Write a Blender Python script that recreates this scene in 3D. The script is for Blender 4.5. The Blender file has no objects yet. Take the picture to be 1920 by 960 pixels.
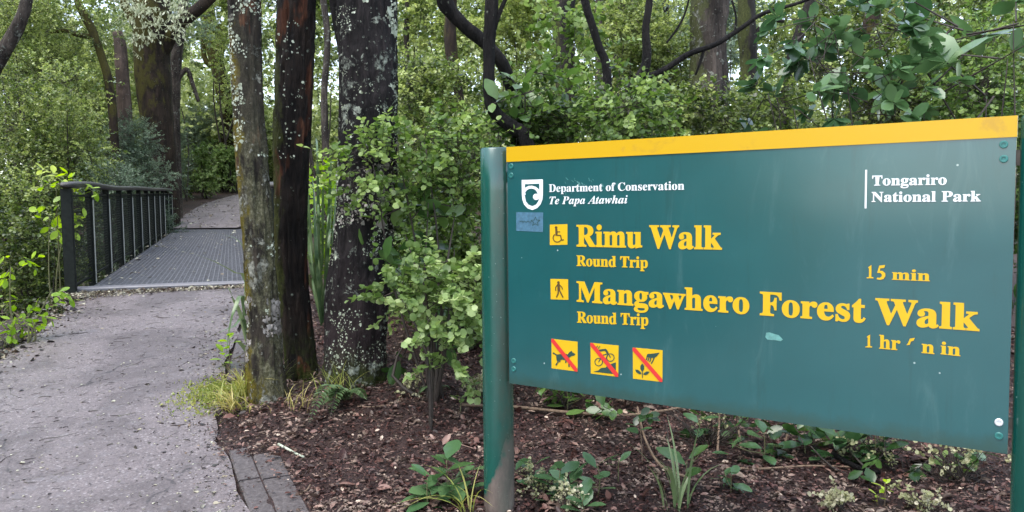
import bpy, math, random
import numpy as np
from mathutils import Vector, Matrix

S = bpy.context.scene
COL = S.collection
R = math.radians

# ------------------------------------------------------------------ camera
H = 1.45; PITCH = 0.05964; ROLL = 0.009; FPX = 1500.0
_F = np.array([0, math.cos(PITCH), -math.sin(PITCH)])
_U0 = np.array([0, math.sin(PITCH), math.cos(PITCH)])
_X0 = np.array([1.0, 0, 0])
_RT = math.cos(ROLL) * _X0 - math.sin(ROLL) * _U0
_UP = math.sin(ROLL) * _X0 + math.cos(ROLL) * _U0
CAM = np.array([0, 0, H])
cd = bpy.data.cameras.new('camera'); cam = bpy.data.objects.new('camera', cd); COL.objects.link(cam)
cd.sensor_width = 36.0; cd.lens = FPX / 1920 * 36.0; cd.clip_start = 0.05; cd.clip_end = 2000
m = Matrix.Identity(4)
for i in range(3):
    m[i][0] = _RT[i]; m[i][1] = _UP[i]; m[i][2] = -_F[i]; m[i][3] = CAM[i]
cam.matrix_world = m
S.camera = cam

# ------------------------------------------------------------------ light: bright overcast
SUN_EL, SUN_AZ = R(66), R(225)            # azimuth clockwise from +y: behind the viewer, to the left
w = bpy.data.worlds.new('World'); S.world = w; w.use_nodes = True
nt = w.node_tree; nt.nodes.clear()
sky = nt.nodes.new('ShaderNodeTexSky'); sky.sky_type = 'NISHITA'; sky.sun_disc = False
sky.sun_elevation = SUN_EL; sky.sun_rotation = SUN_AZ; sky.air_density = 1.0; sky.dust_density = 1.2
hs = nt.nodes.new('ShaderNodeHueSaturation'); hs.inputs['Saturation'].default_value = 0.62
bg = nt.nodes.new('ShaderNodeBackground'); bg.inputs['Strength'].default_value = 0.15
wo = nt.nodes.new('ShaderNodeOutputWorld')
nt.links.new(sky.outputs[0], hs.inputs['Color']); nt.links.new(hs.outputs[0], bg.inputs[0]); nt.links.new(bg.outputs[0], wo.inputs[0])
ld = bpy.data.lights.new('sun', 'SUN'); ld.energy = 1.0; ld.angle = R(45); ld.color = (1, .96, .9)
lo = bpy.data.objects.new('sun', ld); COL.objects.link(lo)
sd = Vector((math.sin(SUN_AZ) * math.cos(SUN_EL), math.cos(SUN_AZ) * math.cos(SUN_EL), math.sin(SUN_EL)))
lo.rotation_euler = sd.to_track_quat('Z', 'Y').to_euler()
S.view_settings.view_transform = 'Standard'; S.view_settings.look = 'None'
S.view_settings.exposure = 1.82; S.view_settings.gamma = 1.0
S.cycles.use_denoising = True
S.cycles.max_bounces = 8; S.cycles.diffuse_bounces = 6; S.cycles.transmission_bounces = 6; S.cycles.transparent_max_bounces = 8

# ------------------------------------------------------------------ helpers
def ray(px, py): return _F * FPX + (px - 960) * _RT + (480 - py) * _UP
def at(px, py, Y):
    d = ray(px, py); return CAM + d * (Y / d[1])
def sm(a, b, x):
    t = np.clip((x - a) / (b - a), 0, 1); return t * t * (3 - 2 * t)

def _hash(ix, iy, iz, seed):
    h = (ix * 374761393 + iy * 668265263 + iz * 2147483647 + seed * 974634257) & 0xFFFFFFFF
    h = ((h ^ (h >> 13)) * 1274126177) & 0xFFFFFFFF
    return ((h ^ (h >> 16)) & 0xFFFF) / 65535.0
def vnoise(P, seed=0):
    P = np.asarray(P, float); I = np.floor(P).astype(np.int64); f = P - I; f = f * f * (3 - 2 * f)
    out = 0
    for dx in (0, 1):
        for dy in (0, 1):
            for dz in (0, 1):
                wgt = (f[:, 0] if dx else 1 - f[:, 0]) * (f[:, 1] if dy else 1 - f[:, 1]) * (f[:, 2] if dz else 1 - f[:, 2])
                out = out + wgt * _hash(I[:, 0] + dx, I[:, 1] + dy, I[:, 2] + dz, seed)
    return out
def fbm(P, o=4, seed=0):
    P = np.asarray(P, float); a = .5; s = 0
    for k in range(o):
        s = s + a * vnoise(P * 2 ** k, seed + k); a *= .5
    return s - .5 * (1 - .5 ** o)

def bulk(name, V, F, tone=None, mats=(), smooth=False, idx=None):
    """one mesh from numpy arrays, F is (M,k)"""
    me = bpy.data.meshes.new(name)
    V = np.ascontiguousarray(V, np.float32); F = np.ascontiguousarray(F, np.int32)
    me.vertices.add(len(V)); me.vertices.foreach_set('co', V.ravel())
    k = F.shape[1]
    me.loops.add(F.size); me.loops.foreach_set('vertex_index', F.ravel())
    me.polygons.add(len(F)); me.polygons.foreach_set('loop_start', np.arange(0, F.size, k, dtype=np.int32))
    for mt in mats: me.materials.append(mt)
    if smooth: me.polygons.foreach_set('use_smooth', np.ones(len(F), bool))
    if idx is not None: me.polygons.foreach_set('material_index', np.asarray(idx, np.int32))
    me.update(calc_edges=True)
    if tone is not None:
        a = me.attributes.new('tone', 'FLOAT', 'FACE'); a.data.foreach_set('value', np.ascontiguousarray(tone, np.float32))
    return me
def link(name, me, parent=None, loc=None):
    o = bpy.data.objects.new(name, me); COL.objects.link(o)
    if parent is not None: o.parent = parent
    if loc is not None: o.location = loc
    return o
def tag(o, label=None, cat=None, group=None, kind=None):
    if label: o['label'] = label
    if cat: o['category'] = cat
    if group: o['group'] = group
    if kind: o['kind'] = kind
    return o
def empty(name, loc, label, cat, group=None):
    o = bpy.data.objects.new(name, None); COL.objects.link(o); o.location = loc; o.empty_display_size = .1
    return tag(o, label, cat, group)

class MB:
    def __init__(s): s.v = []; s.f = []; s.t = []
    def add(s, V, F, tone=0.5):
        n = len(s.v); s.v += [tuple(map(float, p)) for p in V]; s.f += [tuple(i + n for i in f) for f in F]
        s.t += [tone] * len(F)
    def box(s, c, sx, sy, sz, X=(1, 0, 0), Y=(0, 1, 0), Z=(0, 0, 1), tone=.5, bev=0):
        c = np.array(c, float); X = np.array(X, float); Y = np.array(Y, float); Z = np.array(Z, float)
        if bev <= 0:
            V = [c + X * a * sx / 2 + Y * b * sy / 2 + Z * d * sz / 2 for d in (-1, 1) for a, b in ((-1, -1), (1, -1), (1, 1), (-1, 1))]
            F = [(3, 2, 1, 0), (4, 5, 6, 7), (0, 1, 5, 4), (1, 2, 6, 5), (2, 3, 7, 6), (3, 0, 4, 7)]
        else:                                   # chamfered along the long edges of Z
            hx, hy = sx / 2, sy / 2
            ring = [(-hx + bev, -hy), (hx - bev, -hy), (hx, -hy + bev), (hx, hy - bev), (hx - bev, hy), (-hx + bev, hy), (-hx, hy - bev), (-hx, -hy + bev)]
            V = []
            for zz, k in ((-sz / 2, 1), (sz / 2 - bev, 1), (sz / 2, 1 - 1.2 * bev / max(sx, sy))):
                V += [c + X * a * k + Y * b * k + Z * zz for a, b in ring]
            F = [tuple(range(7, -1, -1)), tuple(range(16, 24))]
            for r in (0, 8):
                F += [(r + i, r + (i + 1) % 8, r + 8 + (i + 1) % 8, r + 8 + i) for i in range(8)]
        s.add(V, F, tone)
    def mesh(s, name, mat, smooth=False):
        me = bpy.data.meshes.new(name); me.from_pydata(s.v, [], s.f); me.materials.append(mat)
        if smooth: me.polygons.foreach_set('use_smooth', np.ones(len(s.f), bool))
        a = me.attributes.new('tone', 'FLOAT', 'FACE'); a.data.foreach_set('value', np.array(s.t, np.float32))
        me.update(); return me
    def obj(s, name, mat, parent=None, smooth=False): return link(name, s.mesh(name, mat, smooth), parent)

def spline(pts, step):
    """Catmull-Rom through (x,y,z,r) points"""
    P = np.array([list(p) for p in pts], float)
    P = np.vstack([2 * P[0] - P[1], P, 2 * P[-1] - P[-2]]); P[:, 3] = np.maximum(P[:, 3], .0008)
    out = []
    for i in range(1, len(P) - 2):
        n = max(2, int(np.linalg.norm(P[i + 1, :3] - P[i, :3]) / step))
        for t in np.arange(n) / n:
            a, b, c, d = P[i - 1], P[i], P[i + 1], P[i + 2]
            out.append(.5 * (2 * b + (c - a) * t + (2 * a - 5 * b + 4 * c - d) * t * t + (3 * b - a - 3 * c + d) * t ** 3))
    out.append(P[-2]); out = np.array(out); out[:, 3] = np.maximum(out[:, 3], .0008)
    return out
def tube(pts, sides=10, step=.1, amp=.0, nscale=3., seed=0, ridged=0., flare=0., wob=0.):
    C = spline(pts, step); n = len(C)
    T = np.gradient(C[:, :3], axis=0); T /= np.linalg.norm(T, axis=1)[:, None] + 1e-9
    ref = np.array([1, 0, 0]) if abs(T[0][0]) < .9 else np.array([0, 1, 0])
    A = np.zeros((n, 3)); a = ref
    for i in range(n):
        a = a - T[i] * a.dot(T[i]); a /= np.linalg.norm(a); A[i] = a
    B = np.cross(T, A)
    th = np.linspace(0, 2 * np.pi, sides, endpoint=False)
    r = np.repeat(C[:, 3][:, None], sides, 1)
    D = A[:, None, :] * np.cos(th)[None, :, None] + B[:, None, :] * np.sin(th)[None, :, None]
    L = np.concatenate([[0], np.cumsum(np.linalg.norm(np.diff(C[:, :3], axis=0), axis=1))])
    r0 = C[:, 3].mean()
    if amp or ridged or wob:
        Q = (D * r0 * 1.0); Q = Q + C[:, None, :3] * 0; Qf = Q.reshape(-1, 3) * nscale / r0 * .35
        lz = np.repeat(L[:, None], sides, 1).reshape(-1)
        Pn = Qf.copy(); Pn[:, 2] += lz * nscale * .35 / max(r0, .02) * .35
        nn = fbm(Pn + seed * 7.3, 4, seed).reshape(n, sides)
        Pr = Qf * 3.2; Pr[:, 2] = Pr[:, 2] + lz * nscale * 1.3
        rr = np.abs(fbm(Pr + 31 + seed, 4, seed + 9)).reshape(n, sides)
        lw = fbm(np.stack([L * 1.3 + seed, L * 0, L * 0], 1), 3, seed + 4)[:, None]
        r = r * (1 + amp * nn * 2 - ridged * rr * 2 + wob * lw)
    if flare:
        lob = .55 + .9 * np.maximum(0, np.cos(th * 3 + seed)) ** 2 + .5 * np.maximum(0, np.cos(th * 5 + 2 * seed)) ** 2
        r = r + (flare * np.exp(-L / .16))[:, None] * lob[None, :]
    V = C[:, None, :3] + D * r[:, :, None]
    V = V.reshape(-1, 3)
    i, j = np.meshgrid(np.arange(n - 1), np.arange(sides), indexing='ij'); j2 = (j + 1) % sides
    F = np.stack([i * sides + j, i * sides + j2, (i + 1) * sides + j2, (i + 1) * sides + j], -1).reshape(-1, 4)
    # rough end cap
    k = len(V); V = np.vstack([V, C[-1, :3] + T[-1] * C[-1, 3] * .4])
    cap = np.array([[(n - 1) * sides + q, (n - 1) * sides + (q + 1) % sides, k, k] for q in range(0)]).reshape(-1, 4)
    ce = np.array([[(n - 1) * sides + q, (n - 1) * sides + (q + 1) % sides, (n - 1) * sides + (q + 2) % sides, k] for q in range(0, sides - 1, 2)])
    F = np.vstack([F, ce]) if len(ce) else F
    return V, F.astype(np.int64)
def merge(parts):
    V = []; F = []; n = 0
    for v, f in parts: V.append(v); F.append(f + n); n += len(v)
    return np.vstack(V), np.vstack(F)

# ------------------------------------------------------------------ materials
class NT:
    def __init__(s, name):
        s.m = bpy.data.materials.new(name); s.m.use_nodes = True; s.t = s.m.node_tree
        s.b = s.t.nodes['Principled BSDF']; s.o = s.t.nodes['Material Output']
    def n(s, ty, **k):
        x = s.t.nodes.new('ShaderNode' + ty)
        for a, b in k.items():
            if a.startswith('i_'): x.inputs[a[2:].replace('_', ' ')].default_value = b
            else: setattr(x, a, b)
        return x
    def l(s, a, b): s.t.links.new(a, b); return s
    def coord(s, scale=(1, 1, 1), out='Object'):
        tc = s.n('TexCoord'); mp = s.n('Mapping'); mp.inputs['Scale'].default_value = scale
        s.l(tc.outputs[out], mp.inputs['Vector']); return mp.outputs[0]
    def noise(s, vec, scale, detail=5, rough=.55, dist=0.):
        x = s.n('TexNoise'); x.inputs['Scale'].default_value = scale; x.inputs['Detail'].default_value = detail
        x.inputs['Roughness'].default_value = rough; x.inputs['Distortion'].default_value = dist
        if vec is not None: s.l(vec, x.inputs['Vector'])
        return x.outputs['Fac']
    def ramp(s, fac, stops, interp='LINEAR'):
        x = s.n('ValToRGB'); cr = x.color_ramp; cr.interpolation = interp
        while len(cr.elements) < len(stops): cr.elements.new(.5)
        for e, (p, c) in zip(cr.elements, stops):
            e.position = p; e.color = (*c, 1) if len(c) == 3 else c
        s.l(fac, x.inputs[0]); return x.outputs[0]
    def step(s, fac, a, b):
        x = s.n('MapRange'); x.inputs['From Min'].default_value = a; x.inputs['From Max'].default_value = b
        x.interpolation_type = 'SMOOTHSTEP'; s.l(fac, x.inputs['Value']); return x.outputs[0]
    def math(s, op, a, b=None):
        x = s.n('Math', operation=op)
        for i, q in enumerate((a, b)):
            if q is None: continue
            if isinstance(q, (int, float)): x.inputs[i].default_value = q
            else: s.l(q, x.inputs[i])
        return x.outputs[0]
    def mix(s, fac, a, b):
        x = s.n('Mix', data_type='RGBA')
        if isinstance(fac, (int, float)): x.inputs[0].default_value = fac
        else: s.l(fac, x.inputs[0])
        for i, q in ((6, a), (7, b)):
            if isinstance(q, tuple): x.inputs[i].default_value = (*q, 1)
            else: s.l(q, x.inputs[i])
        return x.outputs[2]
    def bump(s, h, strength=.5, dist=.01, normal=None):
        x = s.n('Bump'); x.inputs['Strength'].default_value = strength; x.inputs['Distance'].default_value = dist
        s.l(h, x.inputs['Height'])
        if normal is not None: s.l(normal, x.inputs['Normal'])
        return x.outputs[0]
    def base(s, c):
        if isinstance(c, tuple): s.b.inputs['Base Color'].default_value = (*c, 1)
        else: s.l(c, s.b.inputs['Base Color'])
        return s
    def set(s, **k):
        for a, v in k.items():
            nm = a.replace('_', ' ')
            if isinstance(v, (int, float)): s.b.inputs[nm].default_value = v
            else: s.l(v, s.b.inputs[nm])
        return s

def leaf_mat(name, stops, rough=.38, transl=.3, spec=.5, tr_col=None):
    t = NT(name)
    a = t.n('Attribute', attribute_name='tone'); oi = t.n('ObjectInfo')
    f = t.math('ADD', a.outputs['Fac'], t.math('MULTIPLY', t.math('SUBTRACT', oi.outputs['Random'], .5), .22))
    c = t.ramp(f, stops)
    nz = t.noise(t.coord(), 9, 3)
    c = t.mix(t.math('MULTIPLY', t.step(nz, .45, .75), .35), c, tuple(min(1, q * 1.5) for q in stops[-1][1]))
    t.base(c).set(Roughness=rough); t.b.inputs['Specular IOR Level'].default_value = spec
    tr = t.n('BsdfTranslucent'); hsv = t.n('HueSaturation'); hsv.inputs['Value'].default_value = 1.5; hsv.inputs['Saturation'].default_value = 1.15
    t.l(c, hsv.inputs['Color']); t.l(hsv.outputs[0], tr.inputs[0])
    mx = t.n('MixShader'); mx.inputs[0].default_value = transl
    t.l(t.b.outputs[0], mx.inputs[1]); t.l(tr.outputs[0], mx.inputs[2]); t.l(mx.outputs[0], t.o.inputs[0])
    return t.m
M = {}
M['leaf_small'] = leaf_mat('leaf_small', [(0, (.028, .048, .012)), (.5, (.115, .172, .042)), (1, (.42, .48, .17))], .28, .38)
M['leaf_round'] = leaf_mat('leaf_round', [(0, (.03, .055, .015)), (.5, (.085, .155, .030)), (1, (.30, .40, .13))], .34, .34, .38)
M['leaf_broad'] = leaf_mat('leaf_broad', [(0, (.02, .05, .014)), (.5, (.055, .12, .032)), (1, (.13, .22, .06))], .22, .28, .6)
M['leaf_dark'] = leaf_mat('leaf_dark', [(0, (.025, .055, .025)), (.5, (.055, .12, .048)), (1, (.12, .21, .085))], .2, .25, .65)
M['leaf_grey'] = leaf_mat('leaf_grey', [(0, (.06, .095, .055)), (.5, (.14, .20, .125)), (1, (.26, .33, .22))], .35, .35)
M['leaf_pale'] = leaf_mat('leaf_pale', [(0, (.07, .12, .03)), (.5, (.19, .29, .085)), (1, (.38, .47, .20))], .38, .3, .4)
M['leaf_lime'] = leaf_mat('leaf_lime', [(0, (.18, .32, .02)), (.5, (.33, .50, .05)), (1, (.55, .65, .11))], .35, .45)
M['leaf_far'] = leaf_mat('leaf_far', [(0, (.035, .055, .015)), (.45, (.16, .21, .065)), (.8, (.34, .40, .15)), (1, (.58, .62, .34))], .4, .45)
M['leaf_flax'] = leaf_mat('leaf_flax', [(0, (.035, .075, .03)), (.5, (.10, .16, .065)), (1, (.24, .30, .14))], .28, .15)
M['leaf_grass'] = leaf_mat('leaf_grass', [(0, (.14, .20, .04)), (.5, (.30, .33, .08)), (1, (.52, .44, .17))], .4, .3)
M['leaf_fern'] = leaf_mat('leaf_fern', [(0, (.05, .085, .035)), (.5, (.09, .15, .06)), (1, (.15, .22, .10))], .45, .25)
M['leaf_pebble'] = leaf_mat('leaf_pebble', [(0, (.20, .24, .08)), (.5, (.38, .38, .20)), (1, (.60, .55, .40))], .4, .3)
M['lichen_hang'] = leaf_mat('lichen_hang', [(0, (.28, .32, .18)), (.5, (.45, .48, .32)), (1, (.65, .66, .50))], .7, .25, .2)
M['litter'] = leaf_mat('litter', [(0, (.010, .005, .004)), (.35, (.042, .017, .014)), (.65, (.11, .046, .037)), (.88, (.21, .115, .09)), (1, (.50, .39, .30))], .5, .03, .4)
M['path_bits'] = leaf_mat('path_bits', [(0, (.012, .010, .010)), (.5, (.035, .025, .022)), (.75, (.15, .10, .06)), (.88, (.38, .36, .26)), (1, (.55, .55, .42))], .5, .05)

def plain(name, c, rough=.5, metal=0., nz=0.0, scale=30, spec=.5, bump=0.):
    t = NT(name); t.set(Roughness=rough, Metallic=metal); t.b.inputs['Specular IOR Level'].default_value = spec
    if nz:
        f = t.noise(t.coord(), scale, 6, .65)
        t.base(t.ramp(f, [(.25, tuple(q * (1 - nz) for q in c)), (.75, tuple(min(1, q * (1 + nz)) for q in c))]))
        if bump: t.set(Normal=t.bump(f, .6, bump))
    else: t.base(c)
    return t.m
M['twig'] = plain('twig', (.035, .026, .02), .7, nz=.5)
M['twig_pale'] = plain('twig_pale', (.12, .12, .05), .6, nz=.3)
M['dead_stick'] = plain('dead_stick', (.17, .115, .075), .8, nz=.5, scale=40, bump=.004)

def bark(name, dark, light, lichen=.5, lichen_col=(.42, .46, .38), moss=0., moss_col=(.12, .12, .015), moss_dir=(0, 0, 1), red=0., fiss=14., lsz=9., base_col=None, rough=.72, mossbase=0., olive=0.):
    t = NT(name)
    obj = t.n('TexCoord').outputs['Object']
    vs = t.coord((1, 1, .16)); v1 = t.coord((1, 1, 1))
    f1 = t.noise(vs, fiss, 9, .65, .4); f2 = t.noise(v1, 3.2, 5)
    f3 = t.noise(t.coord((1, 1, .22)), fiss * 3.2, 6, .7)
    c = t.ramp(t.math('ADD', t.math('MULTIPLY', f1, .72), t.math('MULTIPLY', f3, .28)), [(.38, dark), (.52, tuple(a * .62 + b * .38 for a, b in zip(dark, light))), (.66, light)])
    c = t.mix(t.math('MULTIPLY', t.step(f2, .42, .62), .65), c, tuple(q * .55 for q in dark))
    if base_col:
        sx0 = t.n('SeparateXYZ'); t.l(obj, sx0.inputs[0])
        bz = t.math('MULTIPLY', t.step(t.math('ADD', sx0.outputs[2], t.math('MULTIPLY', f2, 1.0)), 1.5, .7), t.math('ADD', .35, t.math('MULTIPLY', f1, .8)))
        c = t.mix(bz, c, base_col)
    if red:
        fr = t.noise(t.coord((1.6, 1.6, .45)), 3.0, 4, .5, .3)
        k = t.step(fr, .66 - red * .16, .70 - red * .16)
        rc = t.ramp(t.noise(t.coord((1, 1, .08)), 30, 8, .7), [(.35, (.018, .008, .005)), (.55, (.10, .036, .018)), (.75, (.19, .085, .045))])
        c = t.mix(k, c, rc)
    if olive:
        ko = t.math('MULTIPLY', t.step(t.noise(t.coord((1, 1, .5)), 5.5, 7, .75), .43, .55), olive)
        sz = t.n('SeparateXYZ'); t.l(obj, sz.inputs[0])
        ko = t.math('MULTIPLY', ko, t.math('ADD', .25, t.step(sz.outputs[2], 2.0, 1.3)))
        c = t.mix(ko, c, t.ramp(t.noise(v1, 55, 5, .75), [(.3, (.035, .034, .016)), (.5, (.115, .11, .06)), (.68, (.27, .26, .18))]))
    if moss:
        dt = t.n('VectorMath', operation='DOT_PRODUCT'); t.l(obj, dt.inputs[0]); dt.inputs[1].default_value = moss_dir
        fm = t.math('ADD', t.math('MULTIPLY', dt.outputs['Value'], 2.2), t.noise(t.coord((1, 1, .55)), 5, 6, .65))
        km = t.step(fm, .72 - .3 * moss, .84 - .3 * moss)
        mc = t.ramp(t.noise(v1, 60, 5, .7), [(.3, tuple(q * .45 for q in moss_col)), (.6, moss_col), (.8, tuple(min(1, q * 1.8) for q in moss_col))])
        c = t.mix(t.math('MULTIPLY', km, .9), c, mc)
    if mossbase:
        sx = t.n('SeparateXYZ'); t.l(obj, sx.inputs[0])
        kb = t.math('MULTIPLY', t.step(sx.outputs[2], mossbase, 0.02), t.step(t.noise(v1, 7, 6, .7), .40, .60))
        c = t.mix(kb, c, t.ramp(t.noise(v1, 70, 4, .7), [(.3, (.015, .022, .004)), (.7, (.07, .095, .015))]))
    h = t.math('ADD', f1, t.math('MULTIPLY', f3, .5))
    if lichen:
        g = t.noise(v1, 2.6, 4)
        l1 = t.math('ADD', t.noise(v1, lsz, 7, .72, .6), t.math('MULTIPLY', t.math('SUBTRACT', g, .5), .42))
        k = t.math('MULTIPLY', t.step(l1, .745 - .22 * lichen, .80 - .22 * lichen), t.step(t.noise(v1, 24, 6, .75), .40, .52))
        vo = t.n('TexVoronoi'); vo.inputs['Scale'].default_value = 34; t.l(v1, vo.inputs['Vector'])
        wv = t.n('TexWhiteNoise'); t.l(vo.outputs['Color'], wv.inputs['Vector'])
        sp = t.math('MULTIPLY', t.step(vo.outputs['Distance'], .36, .26), t.step(wv.outputs['Value'], 1.0 - .22 * lichen, 1.02 - .22 * lichen))
        sp = t.math('MULTIPLY', sp, t.step(t.noise(v1, 70, 4, .7), .45, .52))
        k = t.math('MAXIMUM', k, sp)
        lc = t.ramp(t.noise(v1, 45, 6, .7), [(.3, tuple(q * .35 for q in lichen_col)), (.55, tuple(q * .8 for q in lichen_col)), (.75, tuple(min(1, q * 1.3) for q in lichen_col))])
        c = t.mix(t.math('MULTIPLY', k, .92), c, lc)
        h = t.math('ADD', h, t.math('MULTIPLY', k, .25))
    t.base(c).set(Roughness=rough, Normal=t.bump(h, 1.0, .06))
    t.b.inputs['Specular IOR Level'].default_value = .22
    return t.m
M['black_stem'] = bark('black_stem', (.004, .0035, .0035), (.030, .025, .023), .40, (.20, .22, .17), 0, fiss=18, rough=.8)
M['bark_yellow'] = bark('bark_yellow', (.010, .008, .007), (.085, .068, .05), .86, (.44, .44, .36), .52, (.17, .135, .012), (-1.0, -.25, -.05), .45, 12, 6., olive=.75)
M['bark_brown'] = bark('bark_brown', (.004, .003, .003), (.045, .030, .022), .38, (.30, .34, .27), .25, (.06, .07, .015), (-1, .2, 0), .74, 16, 8., mossbase=.5)
M['bark_black'] = bark('bark_black', (.0035, .003, .0035), (.05, .040, .040), .80, (.52, .57, .47), 0, red=0., fiss=20, lsz=10., base_col=(.042, .028, .029), mossbase=.35)
M['bark_moss'] = bark('bark_moss', (.014, .009, .006), (.065, .042, .028), .2, (.30, .33, .22), .22, (.075, .066, .012), (-.085, -.02, .02), 0, 12)
M['bark_grey'] = bark('bark_grey', (.022, .017, .014), (.15, .12, .10), .85, (.36, .37, .31), .30, (.08, .09, .03), (-.6, 0, 0), 0, 10)
M['bark_dark'] = bark('bark_dark', (.012, .010, .009), (.05, .042, .034), .35, (.26, .29, .22), .3, (.07, .08, .02), (-1, 0, 0), 0, 12)
M['bark_stub'] = bark('bark_stub', (.05, .035, .028), (.17, .12, .095), .35, (.45, .44, .40), 0, fiss=9)

# ------------------------------------------------------------------ the ground
LE_Y = [-14, -5, 0, 3.68, 6.13, 7.37, 8.02, 8.30, 8.96]; LE_X = [-14, -9, -3.6, -3.62, -3.95, -4.2, -4.35, -4.50, -2.86]
RE_Y = [-14, -5, 0, 2.5, 3.7, 4.22, 4.91, 5.85, 6.55, 8.7]; RE_X = [14, 9, .60, -.67, -1.27, -1.53, -1.86, -2.12, -2.30, -2.78]
def zp(y):
    return np.interp(y, [-100, 3.2, 3.9, 8.3, 22.6, 34, 60], [0, 0, .05, .61, .95, 2.12, 3.6])
def hill_left(y): return np.interp(y, [22.4, 26, 30, 34, 40], [-9.65, -10.6, -11.5, -11.6, -11.0])
def G0(x, y):
    x = np.asarray(x, float); y = np.asarray(y, float)
    z = zp(y)
    bl = -4.64 - .353 * (y - 8.25)                       # left edge of the bridge
    gm = sm(8.7, 10.2, y) * (1 - sm(20.8, 22.4, y)) * (1 - sm(bl + 2.6, bl + 4.4, x))
    z = z - 1.5 * gm
    lb = np.interp(y, LE_Y, LE_X)
    z = z - .55 * sm(.1, 2.2, lb - x) * sm(3, 6, y) * (1 - sm(8.5, 10, y)) - .30 * sm(.02, .22, lb - x) * sm(7.2, 7.9, y) * (1 - sm(9.5, 11, y))
    z = z + .035 * np.maximum(0, x + 12 - 24) * 0
    return z
def inpath(x, y):
    l = np.interp(y, LE_Y, LE_X); r = np.interp(y, RE_Y, RE_X)
    a = ((x > l - .12) & (x < r + .03) & (y < 8.95)).astype(float)
    hl = hill_left(y)
    b = ((x > hl - .25) & (x < hl + 2.3) & (y > 22.2) & (y < 40)).astype(float)
    return np.maximum(a, b)
def G(x, y):
    x = np.atleast_1d(np.asarray(x, float)); y = np.atleast_1d(np.asarray(y, float))
    P = np.stack([x * .9, y * .9, x * 0], 1)
    nz = fbm(P, 4, 5) * .10 + fbm(P * 4, 3, 8) * .035
    k = inpath(x, y)
    return G0(x, y) + nz * (1 - k) * np.where(y > 7, 1.8, 1) * 1.0 - .03 * k
def g1(x, y): return float(G(x, y)[0])

t = NT('forest_floor')
v = t.coord()
c = t.ramp(t.noise(v, 55, 8, .75), [(.3, (.016, .008, .007)), (.48, (.042, .020, .017)), (.62, (.085, .042, .034)), (.74, (.17, .11, .08))])
c = t.mix(t.math('MULTIPLY', t.step(t.noise(v, 1.2, 4), .45, .65), .5), c, (.02, .012, .010))
t.base(c).set(Roughness=.6, Normal=t.bump(t.noise(v, 60, 8, .75), 1, .03)); M['floor'] = t.m
gx = np.unique(np.concatenate([np.linspace(-80, -14, 24), np.linspace(-14, -4, 60), np.linspace(-4, 4, 160), np.linspace(4, 14, 40), np.linspace(14, 80, 24)]))
gy = np.unique(np.concatenate([np.linspace(-60, -4, 20), np.linspace(-4, 2.5, 26), np.linspace(2.5, 9, 150), np.linspace(9, 24, 70), np.linspace(24, 110, 50)]))
XX, YY = np.meshgrid(gx, gy, indexing='ij')
ZZ = G(XX.ravel(), YY.ravel())
ni, nj = XX.shape
i, j = np.meshgrid(np.arange(ni - 1), np.arange(nj - 1), indexing='ij')
FF = np.stack([i * nj + j, (i + 1) * nj + j, (i + 1) * nj + j + 1, i * nj + j + 1], -1).reshape(-1, 4)
tag(link('ground', bulk('ground', np.stack([XX.ravel(), YY.ravel(), ZZ], 1), FF, mats=[M['floor']], smooth=True)), kind='structure')

# asphalt path, damp, up to the bridge
t = NT('asphalt')
v = t.coord(); n1 = t.math('ADD', t.math('MULTIPLY', t.noise(v, 85, 4, .8), .62), t.math('MULTIPLY', t.noise(v, 32, 5, .8), .38)); n2 = t.noise(v, 1.1, 5, .6, .5); n3 = t.noise(v, 9, 5, .6)
c = t.ramp(n1, [(.32, (.052, .043, .043)), (.46, (.130, .108, .108)), (.58, (.20, .168, .167)), (.70, (.38, .335, .32))])
va = t.n('TexVoronoi'); va.inputs['Scale'].default_value = 52; t.l(v, va.inputs['Vector']); wa = t.n('TexWhiteNoise'); t.l(va.outputs['Color'], wa.inputs['Vector'])
c = t.mix(t.math('MULTIPLY', t.math('MULTIPLY', t.step(va.outputs['Distance'], .42, .30), t.step(wa.outputs['Value'], .72, .80)), .55), c, (.36, .33, .33))
c = t.mix(t.math('MULTIPLY', t.math('MULTIPLY', t.step(va.outputs['Distance'], .42, .30), t.step(wa.outputs['Value'], .22, .14)), .6), c, (.035, .030, .031))
c = t.mix(t.math('MULTIPLY', t.step(n2, .44, .60), .6), c, (.058, .047, .046))
c = t.mix(t.math('MULTIPLY', t.step(n3, .54, .70), .35), c, (.19, .18, .19))
ck = t.n('TexVoronoi', feature='DISTANCE_TO_EDGE'); ck.inputs['Scale'].default_value = .55
wv = t.n('VectorMath', operation='ADD'); nzc = t.n('TexNoise'); nzc.inputs['Scale'].default_value = 2.5; nzc.inputs['Detail'].default_value = 6; t.l(v, nzc.inputs['Vector']); sc_ = t.n('VectorMath', operation='SCALE'); sc_.inputs['Scale'].default_value = .6
t.l(nzc.outputs['Color'], sc_.inputs[0]); t.l(v, wv.inputs[0]); t.l(sc_.outputs[0], wv.inputs[1]); t.l(wv.outputs[0], ck.inputs['Vector'])
crk = t.math('MULTIPLY', t.step(ck.outputs['Distance'], .007, .002), t.step(n2, .50, .56))
c = t.mix(t.math('MULTIPLY', crk, .7), c, (.03, .026, .026))
t.base(c).set(Roughness=t.math('ADD', .24, t.math('MULTIPLY', n2, .42)), Normal=t.bump(n1, .5, .010)); M['asphalt'] = t.m
t = NT('gravel')
v = t.coord(); n1 = t.math('ADD', t.math('MULTIPLY', t.noise(v, 18, 6, .8), .6), t.math('MULTIPLY', t.noise(v, 2.2, 5, .7), .4))
c = t.ramp(n1, [(.36, (.065, .050, .052)), (.5, (.16, .135, .142)), (.62, (.30, .265, .27))])
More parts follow.
